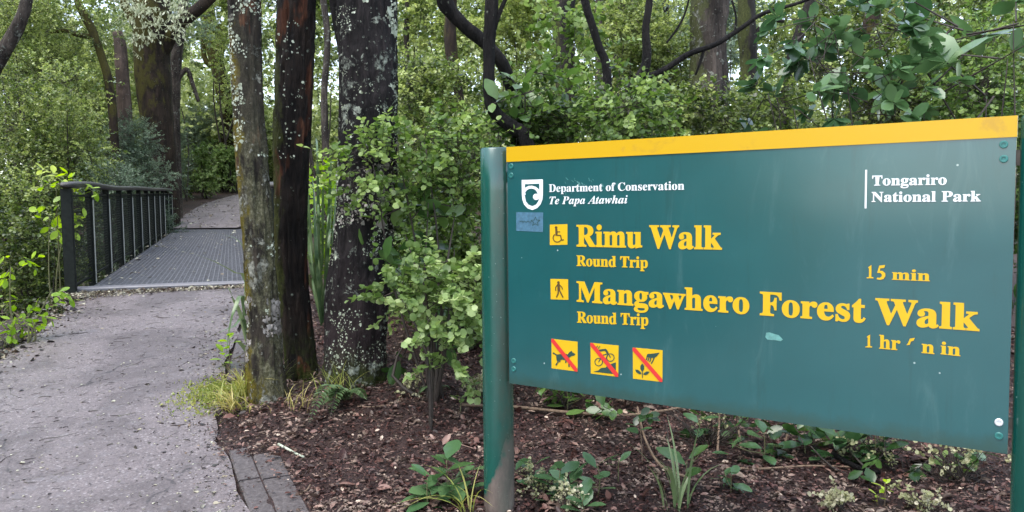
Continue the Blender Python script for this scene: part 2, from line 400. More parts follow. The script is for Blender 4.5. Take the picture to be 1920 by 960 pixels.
t.base(c).set(Roughness=.6, Normal=t.bump(n1, .8, .02)); M['gravel'] = t.m
def strip(name, ys, lf, rf, nx, mat, dz, jag=0.):
    V = []
    for k, y in enumerate(ys):
        l, r = lf(y), rf(y)
        jl, jr = jag * float(fbm([[y * 3.1, 0, 1]], 4, 2)[0]), jag * float(fbm([[y * 3.3, 5, 1]], 4, 3)[0])
        for q in np.linspace(l + jl, r + jr, nx): V.append((q, y, float(zp(y)) + dz))
    n = len(ys); i, j = np.meshgrid(np.arange(n - 1), np.arange(nx - 1), indexing='ij')
    F = np.stack([i * nx + j, i * nx + j + 1, (i + 1) * nx + j + 1, (i + 1) * nx + j], -1).reshape(-1, 4)
    return tag(link(name, bulk(name, np.array(V), F, mats=[mat], smooth=True)), kind='structure')
strip('path', np.concatenate([np.linspace(-14, 2, 24), np.linspace(2.2, 8.95, 68)]), lambda y: np.interp(y, LE_Y, LE_X), lambda y: np.interp(y, RE_Y, RE_X), 12, M['asphalt'], .004, .14)
strip('gravel_path', np.linspace(22.45, 39, 40), hill_left, lambda y: hill_left(y) + 2.0, 8, M['gravel'], .03, .25)

# concrete kerb slabs along the right of the path
t = NT('kerb_concrete'); v = t.coord()
n1 = t.noise(v, 45, 7, .75)
t.base(t.ramp(n1, [(.3, (.035, .029, .028)), (.5, (.085, .072, .070)), (.75, (.17, .15, .145))])).set(Roughness=.5, Normal=t.bump(n1, .5, .006)); M['kerb'] = t.m
kb = MB()
def kerb_row(off, wd, y0, y1, ln):
    y = y0
    while y < y1 - .05:
        e = min(y + ln, y1)
        x0, x1 = np.interp(y, RE_Y, RE_X) + off, np.interp(e, RE_Y, RE_X) + off
        d = np.array([x1 - x0, e - y, float(zp(e) - zp(y))]); L = np.linalg.norm(d); d /= L
        X = np.array([d[1], -d[0], 0]); X /= np.linalg.norm(X); Z = np.cross(X, d)
        kb.box(((x0 + x1) / 2, (y + e) / 2, float(zp(y) + zp(e)) / 2 - .043), wd, .1, L - .012, X, np.array(Z), d, bev=.008)
        y = e
kerb_row(.080, .110, 2.2, 4.42, .46); kerb_row(.222, .140, 2.2, 4.36, .62)
kerb_row(.080, .110, 5.55, 7.0, .5)
tag(kb.obj('kerb', M['kerb']), kind='structure')

# ------------------------------------------------------------------ footbridge
t = NT('bridge_steel'); f = t.noise(t.coord(), 25, 6)
t.base(t.ramp(f, [(.3, (.006, .008, .007)), (.7, (.016, .020, .016))])).set(Roughness=.6); t.b.inputs['Specular IOR Level'].default_value = .2; M['bridge'] = t.m
t = NT('galvanised'); f = t.noise(t.coord(), 30, 6)
t.base(t.ramp(f, [(.3, (.13, .13, .14)), (.7, (.26, .26, .28))])).set(Roughness=.5, Metallic=.35); M['galv'] = t.m
t = NT('rail_timber'); f = t.noise(t.coord((1, .15, 1)), 30, 7, .7)
t.base(t.ramp(f, [(.3, (.02, .018, .016)), (.7, (.085, .078, .07))])).set(Roughness=.5); M['rail'] = t.m
t = NT('beam_timber'); f = t.noise(t.coord((.2, 1, 1)), 30, 7, .7)
t.base(t.ramp(f, [(.3, (.10, .098, .11)), (.7, (.24, .235, .25))])).set(Roughness=.45); M['beam'] = t.m
t = NT('edge_steel'); t.base((.42, .43, .40)).set(Roughness=.55); M['edge_steel'] = t.m
B0 = np.array([-4.60, 8.30, .615]); B1 = np.array([-9.60, 22.6, .95])
bd = B1 - B0; BL = np.linalg.norm(bd); bd /= BL
bx = np.array([bd[1], -bd[0], 0]); bx /= np.linalg.norm(bx); bz = np.cross(bx, bd)
bridge = empty('footbridge', B0, 'long metal footbridge with mesh side panels and grating deck beyond the asphalt path', 'footbridge')
bmat = Matrix(((bx[0], bd[0], bz[0], B0[0]), (bx[1], bd[1], bz[1], B0[1]), (bx[2], bd[2], bz[2], B0[2]), (0, 0, 0, 1)))
bridge.matrix_world = bmat
BW = 1.95                                                # local: x across, y along, z up
g = MB()
for q in np.arange(.16, BW, .055): g.box((q, BL / 2 + .12, -.022), .007, BL - .3, .03)
for q in np.arange(.3, BL - .05, .05): g.box((BW / 2 + .05, q, -.012), BW - .14, .008, .012)
g.obj('deck_grating', M['galv'], bridge)
g = MB()
for q in (.10, .75, 1.4, BW + .04): g.box((q, BL / 2 + .1, -.2), .09, BL, .3)
for q in np.arange(.5, BL, 1.3): g.box((BW / 2 + .06, q + .03, -.16), BW - .3, .06, .12)
g.obj('bearer', M['bridge'], bridge)
g = MB(); g.box((BW / 2 + .08, .16, -.025), .2, .12, BW + .25, (0, 1, 0), (0, 0, 1), (1, 0, 0), bev=.012); g.obj('end_beam', M['beam'], bridge)
g = MB(); g.box((BW / 2 + .08, BL + .02, -.03), .22, .12, BW + .2, (0, 1, 0), (0, 0, 1), (1, 0, 0), bev=.012); g.obj('end_beam', M['beam'], bridge)
NP = 11; pitch_b = (BL - .1) / NP
def post_mesh(h, wd):
    q = MB(); q.box((0, 0, (h - .8) / 2), wd, wd * .9, h + .8, bev=.006); return q.mesh('post', M['bridge'])
pm = post_mesh(1.08, .075); pm0 = post_mesh(1.08, .105)
q = MB()
pw, ph = pitch_b - .10, .93
for k in range(int(pw / .06)): q.box((0, k * .06 + .03 - pw / 2, ph / 2), .0045, .0045, ph, tone=.5)
for k in range(int(ph / .035) + 1): q.box((.003, 0, k * .035), .003, pw, .0035)
panel_me = q.mesh('mesh_panel', M['bridge'])
q = MB()
for s_ in (-1, 1): q.box((0, s_ * (pw / 2 + .008), ph / 2), .025, .012, ph)
for z_ in (-.012, ph + .012): q.box((0, 0, z_), .024, pw + .04, .024)
frame_me = q.mesh('panel_frame', M['bridge'])
q = MB(); q.box((0, 0, .45), .012, .012, 1.0); strip_me = q.mesh('edge_strip', M['edge_steel'])
for side, xo in ((0, 0.), (1, BW + .13)):
    for k in range(NP + 1):
        o = link('post', pm0 if k == 0 else pm, bridge, (xo, k * pitch_b + .02, 0))
        if k: link('edge_strip', strip_me, o, (.046, -.02, 0))
    for k in range(NP):
        o = link('mesh_panel', panel_me, bridge, (xo + .004, (k + .5) * pitch_b + .02, .06))
        link('panel_frame', frame_me, o, (0, 0, 0))
    # wavy handrail: a flattened rounded timber section
    ys = np.linspace(-.14, BL + .1, 60); ring = [(math.copysign(abs(math.cos(a)) ** .6, math.cos(a)) * .078, math.copysign(abs(math.sin(a)) ** .6, math.sin(a)) * .036) for a in np.linspace(0, 2 * math.pi, 12, endpoint=False)]
    V = []
    for y in ys:
        e = .35 if (y == ys[0] or y == ys[-1]) else 1
        for a, b in ring: V.append((xo + a * e + .006 * math.sin(y * .9), y, 1.105 + b * e + .006 * math.sin(y * 1.1 + .6) + .02 * math.exp(-(y - 1.2) ** 2)))
    F = [(i * 12 + j, i * 12 + (j + 1) % 12, (i + 1) * 12 + (j + 1) % 12, (i + 1) * 12 + j) for i in range(59) for j in range(12)] + [tuple(range(11, -1, -1)), tuple(range(59 * 12, 60 * 12))]
    q = MB(); q.add(V, F); q.obj('handrail', M['rail'], bridge, True)

# ------------------------------------------------------------------ park sign
SL = np.array([-.01753, 3.66, .64203]); SR = np.array([1.59560, 2.54221, .64203]); SH = 1.72644 - .64203
SX = SR - SL; SW = np.linalg.norm(SX); SX /= SW; SY = np.array([0, 0, 1.]); SZ = np.cross(SX, SY)
def uv(px, py):
    d = ray(px, py); tt = np.dot(SL - CAM, SZ) / np.dot(d, SZ); P = CAM + d * tt - SL
    return float(P.dot(SX)), float(P.dot(SY))
sign = empty('park_sign', SL, 'large green park sign with yellow top band and yellow walk names on two round posts', 'sign')
sign.matrix_world = Matrix(((SX[0], SY[0], SZ[0], SL[0]), (SX[1], SY[1], SZ[1], SL[1]), (SX[2], SY[2], SZ[2], SL[2]), (0, 0, 0, 1)))
t = NT('sign_green'); v = t.coord()
n1 = t.noise(v, 2.3, 5, .55, .6); n2 = t.noise(v, 60, 5, .7); n3 = t.noise(t.coord((1, .25, 1)), 7, 6, .7, 1.0)
c = t.ramp(n1, [(.3, (.003, .074, .078)), (.7, (.006, .090, .095))])
vo = t.n('TexVoronoi'); vo.inputs['Scale'].default_value = 10; t.l(v, vo.inputs['Vector'])
wn = t.n('TexWhiteNoise'); t.l(vo.outputs['Color'], wn.inputs['Vector'])
dots = t.math('MULTIPLY', t.step(vo.outputs['Distance'], .045, .03), t.step(wn.outputs['Value'], .62, .66))
c = t.mix(t.math('MULTIPLY', dots, .8), c, (.45, .55, .52))
c = t.mix(t.math('MULTIPLY', t.step(n3, .56, .74), .22), c, (.09, .19, .19))
n4 = t.noise(t.coord((1, .1, 1)), 16, 5, .7)
c = t.mix(t.math('MULTIPLY', t.step(n4, .54, .72), .35), c, (.004, .05, .048))
sg = t.n('SeparateXYZ'); t.l(t.n('TexCoord').outputs['Object'], sg.inputs[0])
c = t.mix(t.math('MULTIPLY', t.step(t.math('ADD', sg.outputs[1], t.math('MULTIPLY', t.noise(v, 14, 5, .7), -.09)), .02, -.04), .7), c, (.012, .05, .035))
t.base(c).set(Roughness=t.math('ADD', .27, t.math('MULTIPLY', n3, .14))); t.b.inputs['Specular IOR Level'].default_value = .5
t.b.inputs['Coat Weight'].default_value = 1.0; t.b.inputs['Coat Roughness'].default_value = .13; t.b.inputs['Coat IOR'].default_value = 1.6
M['sign_green'] = t.m
t = NT('sign_yellow'); v = t.coord((1, 1.4, 1))
n1 = t.noise(v, 5, 6, .7, .4)
c = t.mix(t.math('MULTIPLY', t.step(n1, .56, .68), .6), (.60, .355, .005), (.45, .25, .03))
t.base(c).set(Roughness=.35); M['sign_yellow'] = t.m
M['letter_yellow'] = plain('letter_yellow', (.66, .405, .008), .4, nz=.06, scale=20)
M['letter_white'] = plain('letter_white', (.82, .84, .84), .45, nz=.05, scale=20)
M['plate_yellow'] = plain('plate_yellow', (.66, .405, .008), .4, nz=.05, scale=15)
M['symbol_dark'] = plain('symbol_dark', (.022, .06, .05), .45)
M['symbol_brown'] = plain('symbol_brown', (.09, .05, .012), .5)
M['slash_red'] = plain('slash_red', (.62, .035, .03), .4)
M['screw_green'] = plain('screw_green', (.03, .16, .145), .3, nz=.3)
M['screw_steel'] = plain('screw_steel', (.75, .76, .78), .25, .3)
M['sticker'] = plain('sticker', (.07, .16, .23), .35, nz=.35, scale=45)
M['scuff'] = plain('scuff', (.12, .30, .27), .6, nz=.3, scale=50)
q = MB(); q.box((SW / 2, SH / 2 - .033, -.011), SW, SH - .066, .022); q.obj('board', M['sign_green'], sign)
q = MB(); q.box((SW / 2, SH - .0325, -.0105), SW + .004, .067, .029, bev=0); q.obj('top_band', M['sign_yellow'], sign)
t = NT('post_paint'); sx = t.n('SeparateXYZ'); t.l(t.n('TexCoord').outputs['Object'], sx.inputs[0])
v = t.coord((1, 1, .5)); n1 = t.noise(v, 7, 6, .65); n2 = t.noise(t.coord((1, 1, .3)), 22, 6, .7)
hgt = t.math('SUBTRACT', t.math('ADD', sx.outputs[2], t.math('MULTIPLY', n1, -.55)), t.math('MULTIPLY', sx.outputs[0], 2.3))
worn = t.step(t.math('ADD', hgt, t.math('MULTIPLY', t.math('SUBTRACT', n2, .5), .22)), -.09, -.17)
paint = t.ramp(n2, [(.3, (.004, .062, .048)), (.7, (.007, .086, .066))])
brown = t.ramp(n2, [(.3, (.07, .05, .042)), (.6, (.16, .125, .105)), (.75, (.24, .21, .18))])
c = t.mix(worn, paint, brown)
grime = t.math('MULTIPLY', t.math('MULTIPLY', t.step(sx.outputs[0], .01, .07), t.step(n1, .3, .6)), .75)
c = t.mix(grime, c, (.045, .055, .04))
c = t.mix(t.math('MULTIPLY', t.step(t.noise(t.coord(), 90, 3), .70, .74), .5), c, (.3, .42, .38))
t.base(c).set(Roughness=t.math('ADD', .24, t.math('MULTIPLY', worn, .4)), Normal=t.bump(n2, .15, .004)); t.l(t.math('MULTIPLY', t.math('SUBTRACT', 1.0, worn), .55), t.b.inputs['Coat Weight']); t.b.inputs['Coat IOR'].default_value = 1.55; t.b.inputs['Coat Roughness'].default_value = .2; M['post_paint'] = t.m
PR = .0725
def sign_post(u, zo, gz):
    base = gz - SL[2] - .3; top = SH + .002
    n = 48; V = []; rr = [(base, PR)] + [(base + (top - base) * k / 10, PR) for k in range(1, 10)] + [(top - .006, PR), (top, PR - .006)]
    for z_, r_ in rr: V += [(math.cos(a) * r_, math.sin(a) * r_, z_ - base - .3) for a in np.linspace(0, 2 * math.pi, n, endpoint=False)]
    F = [(i * n + j, i * n + (j + 1) % n, (i + 1) * n + (j + 1) % n, (i + 1) * n + j) for i in range(len(rr) - 1) for j in range(n)] + [tuple(range((len(rr) - 1) * n, len(rr) * n))]
    q = MB(); q.add(V, F); o = q.obj('post', M['post_paint'], sign, True)
    o.location = (u, base + .3, zo); o.rotation_euler = (R(-90), 0, 0)   # local z of the mesh -> sign's up axis
    return o
dl = np.array([-.052, 3.66]);
sign_post(-.086, -.03, g1(-.06, 3.70)); sign_post(SW + .082, -.03, g1(1.65, 2.55))
for u_ in (-.01, SW + .01):
    for v_ in (.09, SH - .13):
        q = MB(); q.box((u_, v_, -.030), .10, .05, .012); q.obj('bracket', M['post_paint'], sign)

def px2(reg, a, b): return reg[0] + a / reg[2], reg[1] + b / reg[2]
Z5 = (890, 240, 3.2); Z6 = (1000, 400, 2.824); Z7 = (1400, 200, 3.0); Z8 = (1400, 480, 2.4)
_zc = [0]
def poly(mb, pts, z, reg):
    _zc[0] += 1
    L = [uv(*px2(reg, *p)) for p in pts]
    ar = sum(L[i][0] * L[(i + 1) % len(L)][1] - L[(i + 1) % len(L)][0] * L[i][1] for i in range(len(L)))
    if ar < 0: L = L[::-1]
    zz = z + (_zc[0] % 12) * .00005
    mb.add([(a, b, zz) for a, b in L], [tuple(range(len(L)))])
def stroke(mb, pts, wd, z, reg, close=False):
    P = [np.array(p, float) for p in pts]
    if close: P.append(P[0])
    for a, b in zip(P, P[1:]):
        d = b - a; L = np.linalg.norm(d)
        if L < 1e-6: continue
        d /= L; n = np.array([-d[1], d[0]]) * wd / 2; e = d * wd * .22
        poly(mb, [a - e + n, b + e + n, b + e - n, a - e - n], z, reg)
def circ(c, r, n=24, a0=0, a1=360, ry=None): return [(c[0] + r * math.cos(R(a)), c[1] + (ry or r) * math.sin(R(a))) for a in np.linspace(a0, a1, n, endpoint=(a1 - a0) < 360)]
def plate(name, pts, mat, z, reg, parent=None, thick=.0008):
    L = [uv(*px2(reg, *p)) for p in pts]
    cu, cv = np.mean([a for a, b in L]), np.mean([b for a, b in L]); L = sorted(L, key=lambda p: math.atan2(p[1] - cv, p[0] - cu))
    n = len(L); V = [(a, b, z) for a, b in L] + [(a, b, z - thick) for a, b in L]
    F = [tuple(range(n))] + [(i, i + n, (i + 1) % n + n, (i + 1) % n) for i in range(n)]
    q = MB(); q.add(V, F); return q.obj(name, mat, parent or sign)

def mbold(s, U=0x1D400, L=0x1D41A):
    return ''.join(chr(U + ord(c) - 65) if 'A' <= c <= 'Z' else chr(L + ord(c) - 97) if 'a' <= c <= 'z' else c for c in s)
def text_mesh(s, off):
    cu = bpy.data.curves.new('lettering', 'FONT'); cu.body = s; cu.offset = off; cu.extrude = .012; cu.resolution_u = 4
    o = bpy.data.objects.new('lettering', cu); COL.objects.link(o)
    dg = bpy.context.evaluated_depsgraph_get(); dg.update()
    me = bpy.data.meshes.new_from_object(o.evaluated_get(dg))
    bpy.data.objects.remove(o); bpy.data.curves.remove(cu)
    co = np.zeros(len(me.vertices) * 3, np.float32); me.vertices.foreach_get('co', co); return me, co.reshape(-1, 3)
def text(s, p0, p1, capbase, captop, mat, name, italic=False, off=.012):
    body = mbold(s, 0x1D468, 0x1D482) if italic else mbold(s)
    me, co = text_mesh(body, off)
    m1, c1 = text_mesh(mbold(s[0], 0x1D468, 0x1D482) if italic else mbold(s[0]), off); cap = c1[:, 1].max(); bpy.data.meshes.remove(m1)
    a, b = uv(*p0), uv(*p1); hcap = uv(*captop)[1] - uv(*capbase)[1]
    k = (b[0] - a[0]) / (co[:, 0].max() - co[:, 0].min())
    out = np.empty_like(co); xs = (co[:, 0] - co[:, 0].min())
    out[:, 0] = a[0] + xs * k; out[:, 1] = a[1] + (b[1] - a[1]) * xs / xs.max() + co[:, 1] * hcap / cap
    out[:, 2] = .0012 + co[:, 2] * .07
    me.vertices.foreach_set('co', out.ravel()); me.materials.clear(); me.materials.append(mat); me.update()
    me.name = name
    return link(name, me, sign)
Y_, W_ = M['letter_yellow'], M['letter_white']
text('Department of Conservation', (1029.7, 359.9), (1283.1, 355.6), (1031, 359.9), (1031, 345.7), W_, 'department_lettering', off=0)
text('Te Papa Atawhai', (1030.6, 382.8), (1177, 381.3), (1032, 382.8), (1032, 368.8), W_, 'subtitle_lettering', True, off=0)
text('Rimu Walk', (1081.3, 461.3), (1354, 467.2), (1083, 461.3), (1083, 421.5), Y_, 'walk_name_lettering', off=.018)
text('Round Trip', (1081.3, 498.2), (1215, 502.2), (1083, 498.2), (1083, 478.6), Y_, 'round_trip_lettering', off=.014)
text('Mangawhero Forest Walk', (1081.4, 564.7), (1836.7, 619.8), (1083, 564.7), (1083, 527), Y_, 'walk_name_lettering', off=.018)
text('Round Trip', (1082.2, 604.5), (1216, 610.2), (1084, 604.5), (1084, 584), Y_, 'round_trip_lettering', off=.014)
text('Tongariro', (1635.3, 347.7), (1775, 346), (1640, 347.7), (1640, 329.3), W_, 'park_name_lettering', off=.01)
text('National Park', (1634.3, 378.3), (1839.3, 377.3), (1640, 378.3), (1640, 360), W_, 'park_name_lettering', off=.01)
text('min', (1672.5, 524), (1743.8, 527), (1674, 524), (1674, 510), Y_, 'time_lettering', off=.012)
text('hr', (1648.5, 653), (1688, 656.5), (1650, 653), (1650, 627.5), Y_, 'time_lettering', off=.012)
text('n', (1728, 661), (1752, 663.5), (1730, 661), (1730, 644), Y_, 'time_lettering', off=.012)
text('in', (1763.5, 663.5), (1800.8, 667.5), (1764, 663.5), (1764, 640), Y_, 'time_lettering', off=.012)
q = MB()                                                 # the numerals, drawn with serifs; the lower 5 has half peeled off
def one(x, y0, y1, wd, reg):
    poly(q, [(x - wd * .5, y0 + (y1 - y0) * .17), (x + wd * .35, y0), (x + wd * .35, y1 - 6), (x + wd * .9, y1 - 4), (x + wd * .9, y1), (x - wd * .9, y1), (x - wd * .9, y1 - 4), (x - wd * .30, y1 - 6), (x - wd * .30, y0 + (y1 - y0) * .22), (x - wd * .5, y0 + (y1 - y0) * .24)], .002, reg)
one(556, 40, 100, 17, Z8); q.obj('numeral_lettering', Y_, sign); q = MB(); one(550, 353, 411, 17, Z8); q.obj('numeral_lettering', Y_, sign); q = MB()
poly(q, [(597, 43), (624, 40), (620, 53), (602, 55), (600, 66), (612, 67), (624, 77), (625, 90), (616, 103), (600, 107), (585, 104), (588, 97), (599, 98), (608, 92), (609, 83), (602, 76), (588, 76)], .002, Z8)
q.obj('numeral_lettering', Y_, sign); q = MB(); poly(q, [(735, 371), (757, 368), (751, 381), (739, 384), (735, 399), (720, 401), (728, 388)], .002, Z8)
q.obj('numeral_lettering', Y_, sign)
plate('divider_bar', [(667, 355), (678, 355), (674, 572), (664, 572)], W_, .0012, Z7)
# shield emblem
sh = [(283, 312), (410, 308)] + [(410, 400), (407, 430), (396, 458), (376, 480), (347, 492), (318, 482), (298, 460), (287, 432), (284, 402)]
q = MB(); poly(q, sh, .0008, Z5); lg = q.obj('emblem', W_, sign)
q = MB(); poly(q, [(303, 337), (389, 334), (389, 405), (384, 437), (370, 458), (347, 468), (324, 459), (309, 440), (302, 405)], .0018, Z5); q.obj('emblem_ground', M['sign_green'], lg)
q = MB(); stroke(q, [(294, 392), (300, 378), (312, 364), (328, 356), (346, 355), (364, 360), (378, 371), (387, 388), (390, 408)], 17, .0026, Z5)
stroke(q, [(303, 399), (300, 392)], 12, .0026, Z5); poly(q, circ((371, 413), 19), .0026, Z5); q.obj('emblem_curl', W_, lg)
st = plate('sticker', [(250, 505), (412, 507), (410, 624), (250, 617)], M['sticker'], .0012, Z5)
q = MB(); sp_ = []
for k in range(10):
    a = R(-90 + 36 * k); r_ = 29 if k % 2 == 0 else 12; sp_.append((366 + r_ * math.cos(a), 562 + r_ * math.sin(a)))
stroke(q, sp_, 3, .002, Z5, True)
stroke(q, [(272, 562), (284, 557), (292, 565), (300, 558), (310, 566), (322, 558), (333, 565), (344, 560)], 3, .002, Z5); q.obj('star_mark', M['symbol_dark'], st)
# pictograms
def pict(pts): return plate('pictogram', pts, M['plate_yellow'], .0010, Z6)
p = pict([(88, 60), (181, 57), (181, 166), (88, 168)]); q = MB()
poly(q, circ((122, 75), 7), .002, Z6); stroke(q, [(123, 84), (124, 116)], 11, .002, Z6); stroke(q, [(124, 98), (142, 98)], 5, .002, Z6)
stroke(q, [(124, 116), (145, 117), (151, 142), (162, 140)], 6, .002, Z6); stroke(q, circ((128, 130), 22, 20, 20, 235), 5, .002, Z6); q.obj('symbol', M['symbol_brown'], p)
p = pict([(91, 347), (184, 349), (186, 458), (93, 455)]); q = MB()
poly(q, circ((134, 366), 7), .002, Z6); stroke(q, [(134, 376), (136, 408)], 14, .002, Z6); stroke(q, [(129, 378), (119, 392), (120, 409)], 5, .002, Z6)
stroke(q, [(139, 378), (152, 391), (156, 402)], 5, .002, Z6); stroke(q, [(134, 405), (132, 425), (124, 443)], 7, .002, Z6); stroke(q, [(138, 405), (148, 424), (158, 444)], 7, .002, Z6); q.obj('symbol', M['symbol_brown'], p)
def slash(p, pts): q = MB(); poly(q, pts, .0030, Z6); q.obj('red_slash', M['slash_red'], p)
p = pict([(97, 664), (235, 680), (235, 838), (97, 820)]); q = MB()
poly(q, [(122, 747), (172, 743), (188, 748), (192, 770), (184, 780), (152, 774), (136, 782), (124, 775)], .002, Z6)
for s_ in ([(128, 772), (132, 786), (121, 803)], [(142, 776), (141, 786)], [(189, 768), (190, 812)], [(178, 772), (172, 790)], [(124, 750), (106, 739)]): stroke(q, s_, 7, .002, Z6)
poly(q, [(184, 745), (194, 733), (204, 727), (207, 734), (224, 745), (217, 753), (201, 757), (192, 764)], .002, Z6); q.obj('symbol', M['symbol_dark'], p)
slash(p, [(97, 664), (110, 665), (235, 822), (235, 838), (221, 836), (97, 680)])
p = pict([(303, 685), (452, 700), (450, 866), (305, 848)]); q = MB()
for cx, cy in ((347, 787), (409, 763)): stroke(q, circ((cx, cy), 20, 22), 4.5, .002, Z6, True)
stroke(q, [(347, 787), (366, 752), (398, 742), (409, 763)], 5, .002, Z6); stroke(q, [(366, 752), (380, 782), (398, 742)], 5, .002, Z6)
stroke(q, [(350, 726), (384, 722), (394, 738)], 11, .002, Z6); stroke(q, [(352, 728), (352, 752)], 8, .002, Z6); stroke(q, [(333, 712), (342, 702)], 4, .002, Z6); stroke(q, [(345, 716), (353, 703)], 4, .002, Z6)
poly(q, [(318, 838), (345, 831), (360, 818), (384, 816), (398, 802), (438, 788), (438, 852)], .002, Z6); q.obj('symbol', M['symbol_dark'], p)
slash(p, [(303, 685), (318, 687), (452, 848), (450, 866), (436, 864), (303, 700)])
p = pict([(527, 710), (685, 725), (684, 893), (528, 875)]); q = MB()
poly(q, [(606, 744), (632, 742), (670, 737), (655, 757), (640, 766), (612, 764), (600, 756)], .002, Z6)
for s_ in ([(604, 755), (600, 775)], [(614, 760), (608, 781)], [(624, 762), (618, 786)], [(642, 762), (634, 780), (626, 795)]): stroke(q, s_, 6, .002, Z6)
for L_ in ([(578, 794), (588, 808), (588, 824), (578, 842), (568, 824), (568, 808)], [(540, 826), (556, 828), (570, 840), (574, 852), (560, 850), (546, 841)], [(617, 838), (602, 836), (588, 844), (582, 853), (596, 856), (608, 850)]): poly(q, L_, .002, Z6)
stroke(q, [(578, 840), (579, 871)], 4, .002, Z6); q.obj('symbol', M['symbol_dark'], p)
slash(p, [(527, 710), (542, 711), (685, 877), (684, 893), (670, 891), (527, 727)])
# screws
def screw(px, py, mat):
    u, v_ = uv(px, py); r_ = .0125
    q = MB(); n = 18
    prof = [(r_, .0), (r_, .0025), (r_ * .86, .0042), (r_ * .5, .0042), (r_ * .42, .0022)]
    V = []
    for rr, z_ in prof: V += [(u + rr * math.cos(a), v_ + rr * math.sin(a), z_) for a in np.linspace(0, 2 * math.pi, n, endpoint=False)]
    F = [(i * n + j, i * n + (j + 1) % n, (i + 1) * n + (j + 1) % n, (i + 1) * n + j) for i in range(len(prof) - 1) for j in range(n)] + [tuple(range((len(prof) - 1) * n, len(prof) * n))]
    q.add(V, F); return q.obj('screw', mat, sign)
for a, b in ((958.8, 311.5), (958.8, 329), (1882, 271), (1882, 298), (963.5, 676.5), (963.5, 692), (1873, 817.5)): screw(a, b, M['screw_green'])
screw(1873, 791.7, M['screw_steel'])['label'] = 'bare shiny steel screw'
# scuffs and scratches
q = MB(); poly(q, [(1233, 632), (1250, 630), (1275, 638), (1300, 645), (1322, 668), (1310, 677), (1285, 672), (1268, 671), (1240, 668), (1229, 655)], .0008, Z6); q.obj('scuff_mark', M['scuff'], sign); q = MB()
rs = random.Random(4)
for k in range(16):
    x, y = rs.uniform(510, 880), rs.uniform(295, 340); a = rs.uniform(.6, 1.4); l_ = rs.uniform(6, 22)
    stroke(q, [(x, y), (x + l_ * math.cos(a), y + l_ * math.sin(a))], rs.uniform(1.5, 3.5), .0006, Z5)
for k in range(10):
    x, y = rs.uniform(500, 590), rs.uniform(355, 395); stroke(q, [(x, y), (x + rs.uniform(-4, 10), y + rs.uniform(4, 16))], rs.uniform(1.5, 3), .0022, Z5)
o = q.obj('scratch', M['scuff'], sign); o['kind'] = 'stuff'

# ------------------------------------------------------------------ foliage machinery
T_SIMPLE = (np.array([(0, 0, 0), (.42, .30, .10), (.36, .68, .09), (0, 1, -.05), (-.36, .68, .09), (-.42, .30, .10)]), np.array([(0, 1, 2, 3), (0, 3, 4, 5)]))
T_ROUND = (np.array([(0, 0, 0), (.50, .26, .11), (.50, .72, .10), (0, 1, -.04), (-.50, .72, .10), (-.50, .26, .11)]), np.array([(0, 1, 2, 3), (0, 3, 4, 5)]))
T_NARROW = (np.array([(0, 0, 0), (.22, .32, .06), (.17, .70, .05), (0, 1, -.06), (-.17, .70, .05), (-.22, .32, .06)]), np.array([(0, 1, 2, 3), (0, 3, 4, 5)]))
def _broad(wd, dr, fold=.16):
    mid = [(0, 0), (0, .3), (0, .68), (0, 1)]; ed = [(.30, .10), (1.0, .42), (.90, .74), (.32, .95)]
    z = lambda y: -dr * y * y
    V = [(0, y, z(y)) for _, y in mid] + [(wd * a, y, z(y) + fold * wd * a) for a, y in ed] + [(-wd * a, y, z(y) + fold * wd * a) for a, y in ed]
    F = [(0, 4, 5, 1), (1, 5, 6, 2), (2, 6, 7, 3), (0, 1, 9, 8), (1, 2, 10, 9), (2, 3, 11, 10)]
    return np.array(V, float), np.array(F)
T_BROAD = _broad(.27, .16); T_WIDE = _broad(.265, .10, .07); T_LANCE = _broad(.19, .22)
def norm(a): return a / (np.linalg.norm(a, axis=-1, keepdims=True) + 1e-9)
def place(P, D, N, s, tmpl, tone):
    D = norm(D); X = norm(np.cross(D, N)); Z = np.cross(X, D)
    tv, tf = tmpl; n, k = len(P), len(tv); s = np.broadcast_to(np.asarray(s, float), (n,))
    V = P[:, None, :] + s[:, None, None] * (tv[None, :, 0:1] * X[:, None, :] + tv[None, :, 1:2] * D[:, None, :] + tv[None, :, 2:3] * Z[:, None, :])
    F = tf[None] + (np.arange(n) * k)[:, None, None]
    return V.reshape(-1, 3), F.reshape(-1, tf.shape[1]), np.repeat(tone, len(tf))
def twigs(A, B, r0, r1=None):
    n = len(A); D = norm(B - A); X = norm(np.cross(D, np.array([.3, .5, .81]))); Y = np.cross(D, X); V = []
    r0 = np.broadcast_to(np.asarray(r0, float), (n,)); r1 = r0 * .5 if r1 is None else np.broadcast_to(np.asarray(r1, float), (n,))
    for base, rr in ((A, r0), (B, r1)):
        for a in (0, 2.094, 4.189): V.append(base + rr[:, None] * (X * math.cos(a) + Y * math.sin(a)))
    V = np.stack(V, 1).reshape(-1, 3); o = np.arange(n)[:, None] * 6
    F = np.concatenate([np.stack([o[:, 0] + i, o[:, 0] + (i + 1) % 3, o[:, 0] + 3 + (i + 1) % 3, o[:, 0] + 3 + i], 1) for i in range(3)])
    return V, F
